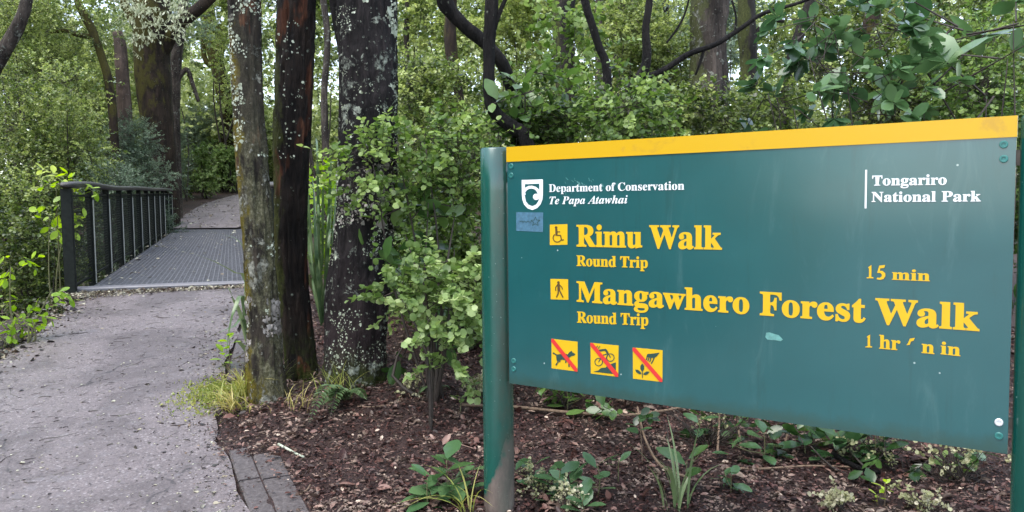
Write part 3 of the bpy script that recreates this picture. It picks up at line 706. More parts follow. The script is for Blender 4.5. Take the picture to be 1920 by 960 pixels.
def sprays(rng, lobes, ntw, per, L, leaf, tmpl, shell=.45, up=.25, droop=.15, flat=.8, jit=.45, tone_amp=.3, tone0=.5, side=.9, whorl=False):
    lobes = np.array(lobes, float); wgt = np.prod(lobes[:, 3:], axis=1) ** .667; li = rng.choice(len(lobes), ntw, p=wgt / wgt.sum())
    c = lobes[li, :3]; r = lobes[li, 3:]
    u = norm(rng.normal(size=(ntw, 3))); rad = shell + (1 - shell) * rng.random(ntw)[:, None] ** .7
    base = c + u * r * rad
    dirn = norm(u * .8 + np.array([0, 0, up]) + rng.normal(size=(ntw, 3)) * .5)
    Lt = L * rng.uniform(.6, 1.3, ntw)
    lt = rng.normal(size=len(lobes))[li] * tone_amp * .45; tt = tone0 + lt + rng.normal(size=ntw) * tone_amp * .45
    s1 = norm(np.cross(dirn, np.array([0.02, .01, 1.]))); s2 = np.cross(s1, dirn)
    k = np.arange(per); t = (k + .6) / per
    ph = rng.random(ntw)[:, None] * 6.28 + k[None] * 2.4
    tq = np.ones_like(t) * .97 if whorl else t
    if whorl: tq = np.where(k < per * .6, .98, .55 + .3 * (k / per))
    P = base[:, None, :] + dirn[:, None, :] * (Lt[:, None] * tq[None])[..., None]
    P[..., 2] -= droop * (Lt[:, None] * tq[None] ** 2)
    lat = np.cos(ph)[..., None] * s1[:, None] + np.sin(ph)[..., None] * s2[:, None] * .6
    D = norm(dirn[:, None] * .55 + lat * side + rng.normal(size=P.shape) * .22 + np.array([0, 0, -droop * .8]))
    N = norm(np.array([0, 0, flat]) + u[:, None] * .35 + rng.normal(size=P.shape) * jit)
    s = leaf * rng.uniform(.65, 1.25, P.shape[:2])
    tone = np.clip(tt[:, None] + rng.normal(size=P.shape[:2]) * .10, 0, 1)
    tip = base + dirn * Lt[:, None]; tip[:, 2] -= droop * Lt
    return P.reshape(-1, 3), D.reshape(-1, 3), N.reshape(-1, 3), s.ravel(), tone.ravel(), base, tip, li
KIND = {  # leaf length, template, material, leaves per twig, twig length, droop, stem material
    'small': (.042, T_SIMPLE, 'leaf_small', 12, .26, .10, 'twig'),
    'round': (.036, T_ROUND, 'leaf_round', 11, .26, .15, 'twig'),
    'broad': (.10, T_BROAD, 'leaf_broad', 7, .22, .25, 'twig'),
    'dark': (.105, T_WIDE, 'leaf_dark', 9, .20, .15, 'twig'),
    'grey': (.05, T_NARROW, 'leaf_grey', 14, .28, .15, 'twig'),
    'pale': (.042, T_ROUND, 'leaf_pale', 13, .17, .2, 'twig'),
    'lime': (.085, T_WIDE, 'leaf_lime', 6, .22, .35, 'twig_pale'),
}
def lobe_set(rng, w, h, n, z0=0., dep=None):
    dep = dep or w; out = []
    for k in range(n):
        a = rng.uniform(0, 6.28); q = rng.uniform(.15, .75); z = z0 + h * rng.uniform(.15, .88)
        tz = 1 - .45 * abs((z - z0) / h - .5) * 2
        rr = rng.uniform(.22, .42)
        out.append((math.cos(a) * q * w / 2 * tz, math.sin(a) * q * dep / 2 * tz, z, rr * w * .62, rr * dep * .62, rr * min(h, w * 1.2) * .5))
    return out
def shrub(label, kind, px, Y, top, wpx, cat='shrub', seed=0, bottom=None, dens=1., nl=None, name='leafy_shrub', group=None, leaf=None, tone0=.5, lobes=None, dep=None, shell=.45, stems=6, amp=.5):
    rng = np.random.default_rng(seed + 17)
    lf, tm, mt, per, L, dr, sm_ = KIND[kind]; lf = leaf or lf; L = L * lf / KIND[kind][0]
    c = at(px, 400, Y); w = wpx / FPX * Y; gz = g1(c[0], Y); ztop = at(px, top, Y)[2]; zb = at(px, bottom, Y)[2] if bottom else gz + .03
    h = max(.3, ztop - zb)
    if lobes is None: lobes = lobe_set(rng, w * .92, h, nl or int(9 + 5 * h), zb - gz, dep)
    else: lobes = [(at(a, b, Y)[0] - c[0], d, at(a, b, Y)[2] - gz, rx / FPX * Y, ry / FPX * Y, rz / FPX * Y) for a, b, d, rx, ry, rz in lobes]
    area = sum((l[3] * l[5]) * 3.1 for l in lobes)
    ntw = int(min(2200, max(12, dens * 2.6 * area / (per * lf * lf * .55))))
    P, D, N, s, tone, A, B, li = sprays(rng, lobes, ntw, per, L, lf, tm, droop=dr, tone0=tone0, shell=shell, tone_amp=amp, whorl=kind in ('dark',))
    V, F, tn = place(P, D, N, s, tm, tone)
    root = empty(name, (c[0], Y, gz), label, cat, group)
    link('foliage', bulk('foliage', V, F, tn, [M[mt]], smooth=kind in ('broad', 'dark', 'lime')), root)
    # twigs run back to their lobe centre, limbs from the lobes to the ground
    LC = np.array(lobes)[:, :3]
    parts = [twigs(A - (B - A) * .15, B, .0022 * max(1, lf / .06))]
    sel = rng.random(len(A)) < .35; parts.append(twigs(LC[li[sel]] * .7 + A[sel] * .3, A[sel], .0035))
    for k in range(min(stems, len(lobes))):
        e = LC[k]; b = np.array([rng.normal() * .06 * w, rng.normal() * .06 * w, -.05]); md = (b + e) / 2 + rng.normal(size=3) * .06 * max(w, h)
        v, f = tube([(*b, .006 + .006 * h), (*md, .005 + .004 * h), (*e, .003)], 6, .12, .1, seed=k, wob=.1); parts.append((v, f))
    V, F = merge(parts); link('stem', bulk('stem', V, F, np.full(len(F), .5), [M[sm_]]), root)
    return root

def limb_px(pts, Y, base):
    """(px, py, width px[, y offset]) -> local (x, y, z, r)"""
    out = []
    for p in pts:
        yy = Y + (p[3] if len(p) > 3 else 0); q = at(p[0], p[1], yy); out.append((*(q - base), p[2] / 2 / FPX * yy))
    return out
def tree(label, mat, Y, trunk, branches=(), name='forest_tree', cat='tree', group=None, sides=20, amp=.12, ridged=.06, flare=0., seed=0, step=None, extra_top=None, bury=.25, wob=.1):
    """trunk: (px, py, width) from the ground up"""
    p0 = at(trunk[0][0], trunk[0][1], Y); gz = g1(p0[0], p0[1]); base = np.array([p0[0], p0[1], min(p0[2], gz)])
    root = empty(name, base, label, cat, group)
    L = limb_px(trunk, Y, base)
    first = list(L[0]); L = [(first[0], first[1], min(first[2], gz - base[2]) - bury, first[3] * 1.04)] + L
    if extra_top:
        a, b = np.array(L[-2]), np.array(L[-1]); d = (b - a)[:3]; d = d / np.linalg.norm(d)
        for k in range(1, 4):
            L.append((*(b[:3] + d * extra_top * k / 3 + np.array([.08 * math.sin(seed + k * 2), .06 * math.cos(seed + k), 0]) * extra_top * .3), b[3] * (1 - .16 * k)))
    st = step or max(.03, L[1][3] * .35)
    V, F = tube(L, sides, st, amp, seed=seed, ridged=ridged, flare=flare, wob=wob)
    o = link('trunk', bulk('trunk', V, F, np.full(len(F), .5), [M[mat]], smooth=True), root)
    for bi, bp in enumerate(branches):
        V2, F2 = tube(limb_px(bp, Y, base), max(7, sides // 2), st, amp, seed=seed + bi + 3, ridged=ridged, wob=wob)
        link('branch', bulk('branch', V2, F2, np.full(len(F2), .5), [M[mat]], smooth=True), root)
    return root, (V, F), base

def flakes(root, VF, n, size, mat, seed, name='lichen_flake', zr=(0, 9), thr=.0, nsc=5., facing=None):
    """crusty lichen scales sitting on the bark"""
    rng = np.random.default_rng(seed); V, F = VF; C = V[F].mean(1); Nn = norm(np.cross(V[F[:, 1]] - V[F[:, 0]], V[F[:, 3]] - V[F[:, 0]]))
    ok = (C[:, 2] > zr[0]) & (C[:, 2] < zr[1]) & (fbm(C * nsc + seed, 4, seed) > thr) & (np.linalg.norm(Nn, axis=1) > .5)
    ids = np.nonzero(ok)[0]
    if len(ids) == 0: return
    ids = rng.choice(ids, n); Q = F[ids]; a, b = rng.random((2, n, 1))
    P = (V[Q[:, 0]] * (1 - a) + V[Q[:, 1]] * a) * (1 - b) + (V[Q[:, 3]] * (1 - a) + V[Q[:, 2]] * a) * b
    N = Nn[ids]; s = size * rng.lognormal(0, .45, n)
    tan = norm(np.cross(N, rng.normal(size=(n, 3))))
    k = 6; ang = np.arange(k) / k * 2 * np.pi
    tv = np.concatenate([[[0, 0, .18]], np.stack([np.cos(ang) * .5, np.sin(ang) * .5, np.full(k, .05)], 1)]); tf = np.array([(0, 1, 2, 3), (0, 3, 4, 5), (0, 5, 6, 1)])
    X = tan; Y2 = np.cross(N, X)
    jit = rng.uniform(.55, 1.3, (n, k + 1, 1)); zz = rng.uniform(-.04, .22, (n, k + 1, 1)); zz[:, 0] = .14
    W = P[:, None] + s[:, None, None] * (tv[None, :, 0:1] * X[:, None] * jit + tv[None, :, 1:2] * Y2[:, None] * jit + zz * N[:, None])
    FF = (tf[None] + (np.arange(n) * (k + 1))[:, None, None]).reshape(-1, 4)
    o = link(name, bulk(name, W.reshape(-1, 3), FF, np.repeat(np.clip(rng.normal(.5, .22, n), 0, 1), 3), [M[mat]]), root); o['kind'] = 'stuff'
    return o
M['lichen_flake'] = leaf_mat('lichen_flake', [(0, (.15, .165, .105)), (.5, (.36, .40, .30)), (1, (.60, .63, .52))], .8, .05, .2)
M['lichen_pink'] = leaf_mat('lichen_pink', [(0, (.09, .08, .07)), (.5, (.21, .19, .17)), (1, (.38, .35, .32))], .8, .03, .2)

# ------------------------------------------------------------------ the three trunks by the path
r1, vf1, b1 = tree('yellow mossy trunk with white lichen at the path edge, left of the dark reddish trunk', 'bark_yellow', 5.22,
    [(499, 742, 74), (497, 690, 70), (494, 600, 68), (487, 500, 64), (477, 350, 62), (466, 200, 57), (458, 0, 56), (452, -180, 54)], extra_top=3, sides=72, amp=.12, ridged=.42, flare=.022, seed=3, step=.018, name='lichen_tree', wob=.26)
flakes(r1, vf1, 2200, .010, 'lichen_flake', 5, thr=.05, zr=(.1, 3)); flakes(r1, vf1, 2400, .014, 'lichen_pink', 8, thr=.08, zr=(.25, 1.3), nsc=3.2)
r2, vf2, b2 = tree('dark trunk with reddish peeling bark, standing between the yellow mossy and the thick black trunk', 'bark_brown', 5.62,
    [(566, 716, 66), (562, 660, 62), (555, 600, 62), (547, 500, 62), (545, 350, 66), (549, 200, 71), (556, 0, 73), (560, -180, 70)], extra_top=3, sides=72, amp=.10, ridged=.40, flare=.03, seed=11, step=.018, name='lichen_tree', wob=.12)
flakes(r2, vf2, 140, .010, 'lichen_flake', 15, thr=.13, zr=(.1, 3))
r3, vf3, b3 = tree('thick black trunk speckled with white lichen, rightmost of the three by the path', 'bark_black', 5.50,
    [(665, 722, 124), (666, 690, 120), (667, 620, 121), (672, 550, 122), (681, 450, 117), (688, 350, 112), (691, 200, 108), (690, 100, 109), (687, 0, 113), (684, -200, 112)],
    [[(652, 130, 16), (643, 90, 20), (632, 40, 18), (622, -20, 17), (606, -120, 15)]], extra_top=3, sides=96, amp=.07, ridged=.28, flare=.03, seed=21, step=.02, name='lichen_tree', wob=.07)
flakes(r3, vf3, 3600, .0085, 'lichen_flake', 25, thr=.02, zr=(.15, 3.2), nsc=4.); flakes(r3, vf3, 1500, .014, 'lichen_flake', 26, thr=.15, zr=(1.2, 3.2), nsc=3.)
flakes(r3, vf3, 900, .014, 'lichen_pink', 28, thr=.12, zr=(.9, 2.2), nsc=3.)

# ------------------------------------------------------------------ trees behind
GT = 'forest trees behind the path and sign'
def bt(label, mat, Y, trunk, branches=(), **k):
    return tree(label, mat, Y, trunk, branches, group=GT, **{**dict(sides=16, amp=.14, extra_top=3.5, flare=0), **k})
rm, vfm, bm_ = bt('stout mossy trunk standing at the far end of the footbridge rail', 'bark_moss', 23.2, [(299, 362, 66), (300, 320, 58), (298, 250, 57), (290, 180, 60), (284, 100, 62), (284, 0, 66)],
    [[(292, 120, 28), (318, 70, 26), (345, 38, 24), (375, 14, 22), (402, -12, 20)], [(270, 70, 20), (240, 20, 16), (222, -30, 14)]], sides=28, flare=.12, seed=4)
bt('short brown stub trunk with flaking bark left of the stout mossy trunk', 'bark_stub', 21.5, [(236, 330, 30), (234, 225, 27), (230, 150, 25), (226, 90, 22), (220, 60, 17)], seed=6, extra_top=None)
bt('slim pale trunk just right of the stout mossy trunk', 'bark_grey', 25, [(330, 340, 20), (328, 220, 19), (330, 120, 20), (338, 60, 18), (345, 0, 17)], [[(333, 150, 9), (350, 130, 9), (362, 160, 8), (372, 190, 7)]], seed=8)
bt('grey leaning trunk at the left edge of the picture', 'bark_grey', 12, [(-60, 260, 28), (-20, 150, 26), (8, 95, 25), (36, 45, 23), (48, 10, 20), (52, -40, 18)], [[(0, 110, 12), (-20, 60, 11), (-30, 22, 9), (-60, 10, 8)]], seed=9)
bt('thin bent mossy trunk leaning left above the bright bush', 'bark_moss', 19, [(214, 260, 16), (205, 160, 15), (190, 105, 14), (172, 55, 15), (150, 14, 14), (140, -30, 12)], [[(180, 70, 9), (150, 66, 9), (120, 58, 8), (96, 62, 6)]], seed=10)
bt('crooked mossy trunk with a drooping hook branch left of the yellow trunk', 'bark_moss', 38, [(425, 352, 28), (425, 330, 26), (424, 220, 24), (412, 140, 26), (396, 80, 25), (386, 30, 22), (380, -20, 20)], [[(408, 120, 18), (418, 70, 16), (414, 52, 16), (398, 60, 14), (378, 70, 10)], [(405, 130, 12), (384, 110, 10), (380, 60, 9)]], seed=12)
bt('dark thin trunk among the grey shrubs left of the yellow trunk', 'bark_dark', 42, [(412, 356, 15), (410, 280, 13), (413, 200, 12), (405, 100, 11), (396, 0, 10)], seed=13)
bt('slanting thin trunk right of the bridge end tree', 'bark_dark', 41, [(386, 356, 11), (384, 330, 11), (374, 200, 11), (352, 130, 10), (340, 60, 9), (336, 0, 8)], seed=14)
rt, vft, bt_ = bt('black twin stemmed tree rising crookedly from behind the left end of the sign', 'black_stem', 5.5, [(1012, 420, 26), (988, 268, 27), (962, 240, 25), (930, 214, 24), (918, 180, 23), (917, 120, 23), (918, 60, 24), (922, 0, 25), (926, -120, 24)],
    [[(966, 300, 22, .5), (972, 215, 24, .5), (962, 175, 24, .45), (942, 120, 23, .35), (908, 80, 24, .3), (868, 45, 26, .25), (838, 8, 27, .2), (826, -60, 22, .2)], [(925, 60, 9), (938, 20, 9), (950, -10, 8), (960, -60, 7)], [(838, 25, 12, .2), (824, 10, 9, .2), (818, -30, 7, .2)]], sides=32, step=.025, amp=.22, seed=15, ridged=.25)
bt('moss wrapped narrow trunk far behind the black crooked tree', 'bark_moss', 13, [(852, 330, 20), (862, 195, 16), (850, 130, 21), (844, 60, 24), (846, 0, 22)], seed=16)
bt('straight grey trunk, left of a close pair above the sign', 'bark_grey', 15, [(1124, 330, 18), (1124, 150, 15), (1122, 60, 15), (1124, 0, 14)], seed=17)
bt('straight mossy trunk, right of a close pair above the sign', 'bark_moss', 14, [(1160, 330, 18), (1157, 150, 17), (1160, 60, 17), (1164, 0, 16)], seed=18)
bt('black pole like trunk leaning left above the middle of the sign', 'black_stem', 7.2, [(1142, 300, 18), (1138, 138, 17), (1124, 90, 15), (1108, 40, 15), (1094, -10, 15)], seed=19, sides=14)
bt('black sapling with one long branch sweeping up to the right over the sign', 'black_stem', 6.2, [(1120, 300, 22), (1146, 212, 20), (1184, 166, 19), (1208, 130, 18), (1213, 100, 17), (1211, 50, 14), (1218, 0, 13), (1220, -60, 12)],
    [[(1196, 150, 13), (1240, 134, 12), (1290, 102, 11), (1340, 84, 10), (1388, 54, 9), (1430, 26, 8), (1490, 8, 6), (1540, -10, 5)], [(1232, 130, 7), (1250, 150, 5), (1258, 160, 3)], [(1320, 92, 6), (1312, 120, 5), (1304, 140, 4)], [(1250, 80, 4), (1272, 50, 4), (1286, 20, 4), (1296, -20, 3)], [(1378, 60, 5), (1380, 30, 4), (1372, 0, 4)]], seed=20, sides=14, step=.04)
bt('broad pale barked trunk behind the sweeping black branch', 'bark_grey', 10.5, [(1330, 330, 82), (1328, 240, 78), (1330, 150, 72), (1328, 70, 70), (1332, 0, 76)], seed=22, sides=40, amp=.2, ridged=.25)
bt('dark upright trunk right of the broad pale trunk', 'bark_dark', 9.2, [(1410, 330, 40), (1406, 230, 36), (1404, 120, 32), (1400, 50, 34), (1398, 0, 32)], [[(1404, 90, 12), (1420, 60, 10), (1440, 40, 8), (1470, 40, 6)]], seed=23, sides=24)
bt('thin dark trunk leaning behind the glossy leaves at upper right', 'bark_dark', 11, [(1470, 330, 24), (1478, 150, 22), (1500, 60, 20), (1520, 0, 18)], seed=24)
bt('dim mid distance trunk between the twin stems and the leaning black pole', 'bark_dark', 12.5, [(1062, 330, 40), (1060, 150, 38), (1056, 60, 38), (1060, 0, 38)], seed=26, sides=22)
bt('far slender trunk close to the right side of the thick black trunk', 'bark_grey', 18, [(775, 330, 12), (770, 200, 11), (762, 100, 11), (764, 0, 10)], seed=27)
bt('far leaning trunk seen between the dark reddish and thick black trunks', 'bark_grey', 17, [(612, 330, 14), (608, 180, 13), (614, 80, 12), (606, 0, 12)], seed=28)
bt('far mossy trunk above the glossy leaves near the upper right corner', 'bark_moss', 13, [(1640, 330, 30), (1640, 150, 28), (1632, 60, 28), (1640, 0, 27)], seed=29)
bt('far pale trunk low behind the leaning grey trunk at the left', 'bark_grey', 24, [(96, 330, 16), (92, 200, 15), (84, 100, 15), (88, 0, 14)], seed=30)
bt('thin far stem over the middle of the sign, right of the black sapling', 'bark_dark', 16, [(1246, 330, 12), (1248, 150, 11), (1252, 60, 10), (1248, 0, 10)], seed=31)

# pale hanging lichen on the limb of the stout mossy tree
rng = np.random.default_rng(7); A = []; B = []; P = []; D = []
for k in range(110):
    c0 = at(rng.uniform(225, 350), rng.uniform(-10, 75), 22.6 + rng.uniform(-.6, .3)); e = c0 + np.array([rng.normal() * .35, rng.normal() * .2, rng.uniform(-.55, .15)])
    A.append(c0); B.append(e)
    for q in range(7): P.append(c0 + (e - c0) * rng.random() + rng.normal(size=3) * .03); D.append((rng.normal() * .5, rng.normal() * .5, -1))
A, B, P, D = map(np.array, (A, B, P, D)); A -= bm_; B -= bm_; P -= bm_
V, F, tn = place(P, D, norm(rng.normal(size=P.shape)), rng.uniform(.05, .13, len(P)), T_NARROW, rng.uniform(.2, 1, len(P)))
V2, F2 = twigs(A, B, .010)
o = link('hanging_lichen', bulk('hanging_lichen', np.vstack([V, V2]), np.vstack([F, F2 + len(V)]), np.concatenate([tn, np.full(len(F2), .35)]), [M['lichen_hang']]), rm); o['kind'] = 'stuff'

# ------------------------------------------------------------------ shrubs
GS = 'shrubs of the forest understorey'
def sh_(label, kind, px, Y, top, wpx, **k): return shrub(label, kind, px, Y, top, wpx, group=GS, **k)
sh_('big bright green small leaved bush left of the footbridge', 'small', 105, 13.5, 70, 260, seed=1, tone0=.58, dens=1.2)
sh_('shadowy bush behind the near end of the footbridge rail', 'small', 30, 10.5, 285, 190, seed=2, tone0=.35, dens=1.1)
sh_('silvery green shrub in front of the stout mossy trunk', 'grey', 268, 20.5, 196, 150, seed=3, tone0=.55, dens=1.1)
sh_('silvery green shrub beside the gravel path, left of the yellow trunk', 'grey', 376, 37, 190, 130, seed=4, tone0=.6, dens=1.1)
sh_('pale silvery shrub on the left verge of the gravel path', 'grey', 338, 29, 225, 62, seed=46, tone0=.75, dens=1.1)
sh_('light green bushy sapling left of the gravel path bend', 'pale', 386, 32.5, 262, 60, seed=48, tone0=.55, dens=.9, leaf=.06)
sh_('light green bush against the trees where the gravel path ends', 'pale', 424, 36, 268, 66, seed=49, tone0=.5, dens=.9, leaf=.06)
sh_('small fresh green bush at the far end of the gravel path', 'small', 402, 39, 255, 80, seed=47, tone0=.72, dens=1.1)
sh_('low dull green shrub under the middle of the footbridge rail', 'grey', 200, 17, 270, 160, seed=5, tone0=.4)
sh_('tall light green bush right of the gravel path bend', 'small', 455, 43, 150, 130, seed=6, tone0=.6)
sh_('loose yellow green shrub high above the left bush', 'small', 90, 19, -40, 330, seed=7, bottom=190, tone0=.7, dens=.8)
sh_('olive shrub behind the brown stub trunk', 'small', 190, 25, 20, 220, seed=8, tone0=.55, dens=.9)
sh_('fresh green big leaved bush between the dark reddish and thick black trunks', 'lime', 610, 7.4, 235, 110, seed=9, tone0=.03, leaf=.085, dens=1.1)
sh_('pale round leaved shrub draped in front of the thick black trunk', 'round', 790, 5.05, 232, 280, seed=10, bottom=420, tone0=.55, stems=3, lobes=[(700, 310, 0, 62, 50, 45), (740, 270, .1, 50, 50, 32), (790, 262, .2, 70, 60, 40), (850, 275, .3, 60, 60, 50), (770, 330, .25, 50, 50, 36), (845, 340, .3, 60, 50, 45), (668, 340, -.05, 28, 30, 28), (700, 385, .02, 34, 30, 24), (880, 320, .3, 40, 40, 50)], dens=.95)
sh_('dark glossy long leaved shrub between the thick black trunk and the sign post', 'broad', 815, 5.1, 320, 160, seed=11, leaf=.15, lobes=[(800, 380, .1, 60, 50, 50), (850, 400, .15, 50, 50, 60), (760, 440, 0, 36, 30, 40), (850, 470, .1, 50, 40, 40), (760, 640, .2, 40, 40, 50), (790, 540, .2, 50, 40, 50)], dens=.8, tone0=.45)
sh_('pale crinkly leaved bush spilling out beside the left sign post', 'pale', 812, 4.72, 470, 190, seed=12, lobes=[(745, 545, 0, 36, 36, 30), (790, 520, .05, 50, 45, 44), (840, 520, .1, 48, 45, 44), (800, 580, 0, 62, 50, 40), (850, 600, .05, 50, 45, 46), (830, 650, 0, 46, 40, 34), (850, 690, .05, 32, 30, 26), (880, 560, .1, 34, 40, 60)], dens=1.3, shell=.5, stems=2)
sh_('light green thicket filling the gap above the pale bush', 'small', 815, 9.5, 90, 250, seed=13, tone0=.62)
sh_('round leaved shrub crowding the top left part of the sign', 'round', 1010, 6.1, 165, 330, seed=14, bottom=340, tone0=.5, dens=.9)
sh_('leafy sapling with long upright leaves over the left of the sign', 'broad', 1000, 5.75, 45, 110, seed=15, leaf=.16, lobes=[(985, 120, 0, 22, 22, 60), (1000, 195, 0, 36, 30, 40), (1030, 225, .05, 46, 36, 26), (970, 235, .1, 26, 26, 24)], tone0=.62, dens=.55, name='sapling', cat='sapling', bottom=300)
sh_('rounded mid green shrub above the centre of the sign', 'round', 1190, 5.5, 150, 260, seed=16, bottom=340, tone0=.48, dens=.9)
sh_('sprawling dull shrub behind the broad pale trunk', 'small', 1330, 7.6, 150, 260, seed=17, tone0=.45)
sh_('yellow green leafy twigs behind the black twin stems', 'round', 1060, 8, 10, 180, seed=18, bottom=180, tone0=.72, dens=.6, leaf=.06)
sh_('thin yellow leaved shrub high behind the straight pair of trunks', 'small', 1200, 11, -60, 260, seed=19, bottom=160, tone0=.8, dens=.7)
sh_('airy olive bush between the black pole and broad pale trunk', 'small', 1240, 12.5, 40, 260, seed=20, tone0=.55)
sh_('broken leaved shrub near the dark upright trunk', 'small', 1440, 8.3, 60, 220, seed=21, tone0=.4)
sh_('dim backing shrub behind the glossy branches at the upper right', 'small', 1620, 9.0, 20, 360, seed=22, tone0=.35)
sh_('dim backing shrub at the right end behind the sign', 'round', 1830, 7.5, -20, 300, seed=23, tone0=.3)
sh_('glossy dark leaved branches hanging over the right half of the sign', 'dark', 1600, 4.6, 0, 420, seed=24, bottom=280, lobes=[(1440, 175, 0, 38, 30, 34), (1500, 200, .1, 46, 40, 26), (1530, 100, .1, 52, 40, 44), (1600, 130, .1, 60, 50, 56), (1600, 30, .15, 70, 50, 36), (1680, 110, .1, 60, 50, 40), (1560, 20, .1, 60, 40, 26), (1740, 40, .15, 60, 50, 40), (1650, 200, .2, 60, 40, 30), (1730, 180, .2, 50, 40, 40), (1680, 30, .2, 60, 40, 30)], dens=2.2, tone0=.55, amp=.55, name='glossy_shrub', stems=4)
sh_('large grey green leaves in the upper right corner above the sign end', 'dark', 1850, 4.9, 0, 150, seed=25, leaf=.21, bottom=260, lobes=[(1850, 185, 0, 42, 30, 22), (1890, 110, 0, 34, 30, 26), (1900, 40, 0, 34, 30, 26), (1820, 50, .1, 40, 30, 30), (1780, 150, .15, 36, 30, 26)], tone0=.75, dens=1.7, name='glossy_shrub', stems=3)
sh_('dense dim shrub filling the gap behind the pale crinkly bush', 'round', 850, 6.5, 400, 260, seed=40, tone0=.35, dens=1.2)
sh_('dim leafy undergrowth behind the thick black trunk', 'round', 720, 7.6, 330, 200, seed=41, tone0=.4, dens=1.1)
sh_('dark low shrub under the left end of the sign', 'broad', 1065, 5.0, 715, 60, seed=26, leaf=.09, dens=.5, tone0=.55)
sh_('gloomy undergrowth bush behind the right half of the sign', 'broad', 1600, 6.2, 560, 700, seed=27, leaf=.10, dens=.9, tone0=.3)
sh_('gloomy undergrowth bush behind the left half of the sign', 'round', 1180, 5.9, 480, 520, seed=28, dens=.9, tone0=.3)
sh_('broadleaf undergrowth toned dark as shade close behind the left half of the sign', 'broad', 1260, 5.35, 560, 420, seed=42, leaf=.085, tone0=.22, dens=.9)  # low leaf tone stands in for the shade behind the board
sh_('broadleaf undergrowth toned dark as shade close behind the right half of the sign', 'broad', 1660, 4.9, 600, 460, seed=43, leaf=.095, tone0=.22, dens=.9)  # leaf tone darkened here too, in place of shade below the sign
sh_('low broadleaf patch toned dark as shade on the mulch under the middle of the sign', 'broad', 1330, 4.45, 760, 300, seed=44, leaf=.085, tone0=.2, dens=1.0, stems=3, lobes=[(1250, 796, 0, 60, 50, 22), (1330, 806, .05, 70, 60, 24), (1400, 812, 0, 60, 50, 26), (1190, 782, .1, 50, 50, 18)])  # added low plants; their dark leaf tone imitates shade beneath the board
sh_('low broadleaf patch toned dark as shade on the mulch under the right end of the sign', 'broad', 1620, 4.05, 790, 300, seed=45, leaf=.095, tone0=.22, dens=1.0, stems=3, lobes=[(1520, 836, 0, 60, 50, 24), (1600, 850, .05, 70, 60, 26), (1690, 862, 0, 60, 50, 24), (1770, 872, .05, 50, 50, 20)])  # dark leaf tone again paints the shade over the mulch
sh_('bright lime leaved vine sapling behind the first bridge panels', 'lime', 105, 8.9, 285, 100, seed=29, bottom=450, lobes=[(92, 400, 0, 30, 24, 36), (130, 350, .1, 26, 24, 22), (95, 340, .1, 22, 20, 20), (115, 430, .05, 24, 20, 16)], dens=.6, tone0=.55, name='lime_sapling', cat='sapling', leaf=.11)
sh_('leafy seedling clump at the left edge of the asphalt path', 'lime', 30, 6.5, 470, 140, seed=30, leaf=.075, tone0=.08, lobes=[(25, 585, 0, 46, 34, 30), (60, 600, 0, 40, 30, 20), (20, 500, 0, 16, 16, 50), (85, 545, .1, 20, 20, 20), (-10, 620, 0, 50, 30, 26)], dens=.75, name='seedling_clump', cat='seedling')
sh_('dark fern like thicket beside the near bridge post', 'small', 60, 9.2, 400, 150, seed=31, tone0=.25, bottom=620)

# tall foliage farther back, crowns on thin stems
for k, (lb, kd, px, Y, top, bot, wpx, tn) in enumerate([
    ('tall airy tree crown filling the top left corner', 'small', 30, 22, -120, 150, 340, .62),
    ('tall pale crown above the far end of the footbridge', 'grey', 330, 31, -90, 170, 260, .65),
    ('tall yellow green crown above the gravel path', 'small', 430, 36, -80, 210, 240, .75),
    ('tall sparse crown behind the dark reddish trunk', 'small', 600, 21, -110, 190, 240, .6),
    ('tall bright crown right of the thick black trunk', 'small', 800, 18, -120, 120, 300, .7),
    ('tall olive crown behind the black twin stems', 'small', 960, 17, -120, 150, 300, .6),
    ('tall yellowish crown over the straight pair of trunks', 'small', 1150, 20, -120, 150, 300, .8),
    ('tall dusky crown behind the broad pale trunk', 'grey', 1340, 16, -120, 170, 280, .5),
    ('tall dusky crown behind the glossy branches', 'small', 1560, 17, -120, 170, 320, .5),
    ('tall dusky crown in the far upper right', 'small', 1800, 15, -120, 170, 340, .45)]):
    shrub(lb, kd, px, Y, top, wpx, seed=60 + k, bottom=bot, tone0=tn, leaf=.085, dens=.85, name='understorey_tree', cat='tree', group='tall crowns behind the trunks', nl=12)

# ------------------------------------------------------------------ the wood beyond plus an unseen added bank at left, one green mass
rng = np.random.default_rng(99); lobes = []
for k in range(640):
    y = rng.uniform(25, 47); x = rng.uniform(-.80, .80) * y; z = float(zp(y)) + abs(rng.normal(0, .55)) * 6.0 * rng.random() + rng.choice([0, 2.2, 5, 8], p=[.34, .28, .22, .16])
    if abs(x - float(hill_left(y)) - 1) < 2.7 and y < 41: continue
    q = rng.uniform(.7, 1.7); lobes.append((x, y, z + .5, q * 1.2, q, q * .9))
for k in range(80):
    y = rng.uniform(38.5, 50); q = rng.uniform(1, 1.9); lobes.append((rng.uniform(-26, -3), y, float(zp(y)) + rng.uniform(.3, 4.2), q * 1.3, q, q))
for k in range(230):  # unseen leaf bank added at left to darken the sign board's reflection
    y = rng.uniform(-7.5, 24); x = -rng.uniform(9.5, 15) - max(0, y - 8) * .75
    q = rng.uniform(.8, 1.8); lobes.append((x, y, float(zp(y)) + rng.uniform(0, 6.5), q, q, q))
P, D, N, s, tone, A, B, li = sprays(rng, lobes, 62000, 11, .5, .15, T_SIMPLE, shell=.3, tone_amp=.55, tone0=.55)
V, F, tn = place(P, D, N, s, T_SIMPLE, tone)
tag(link('far_and_unseen_woodland', bulk('far_and_unseen_woodland', V, F, tn, [M['leaf_far']])), 'mass of small leaved green woodland far behind, plus an unseen leaf bank added at left for the sign to reflect', 'woodland', kind='stuff')

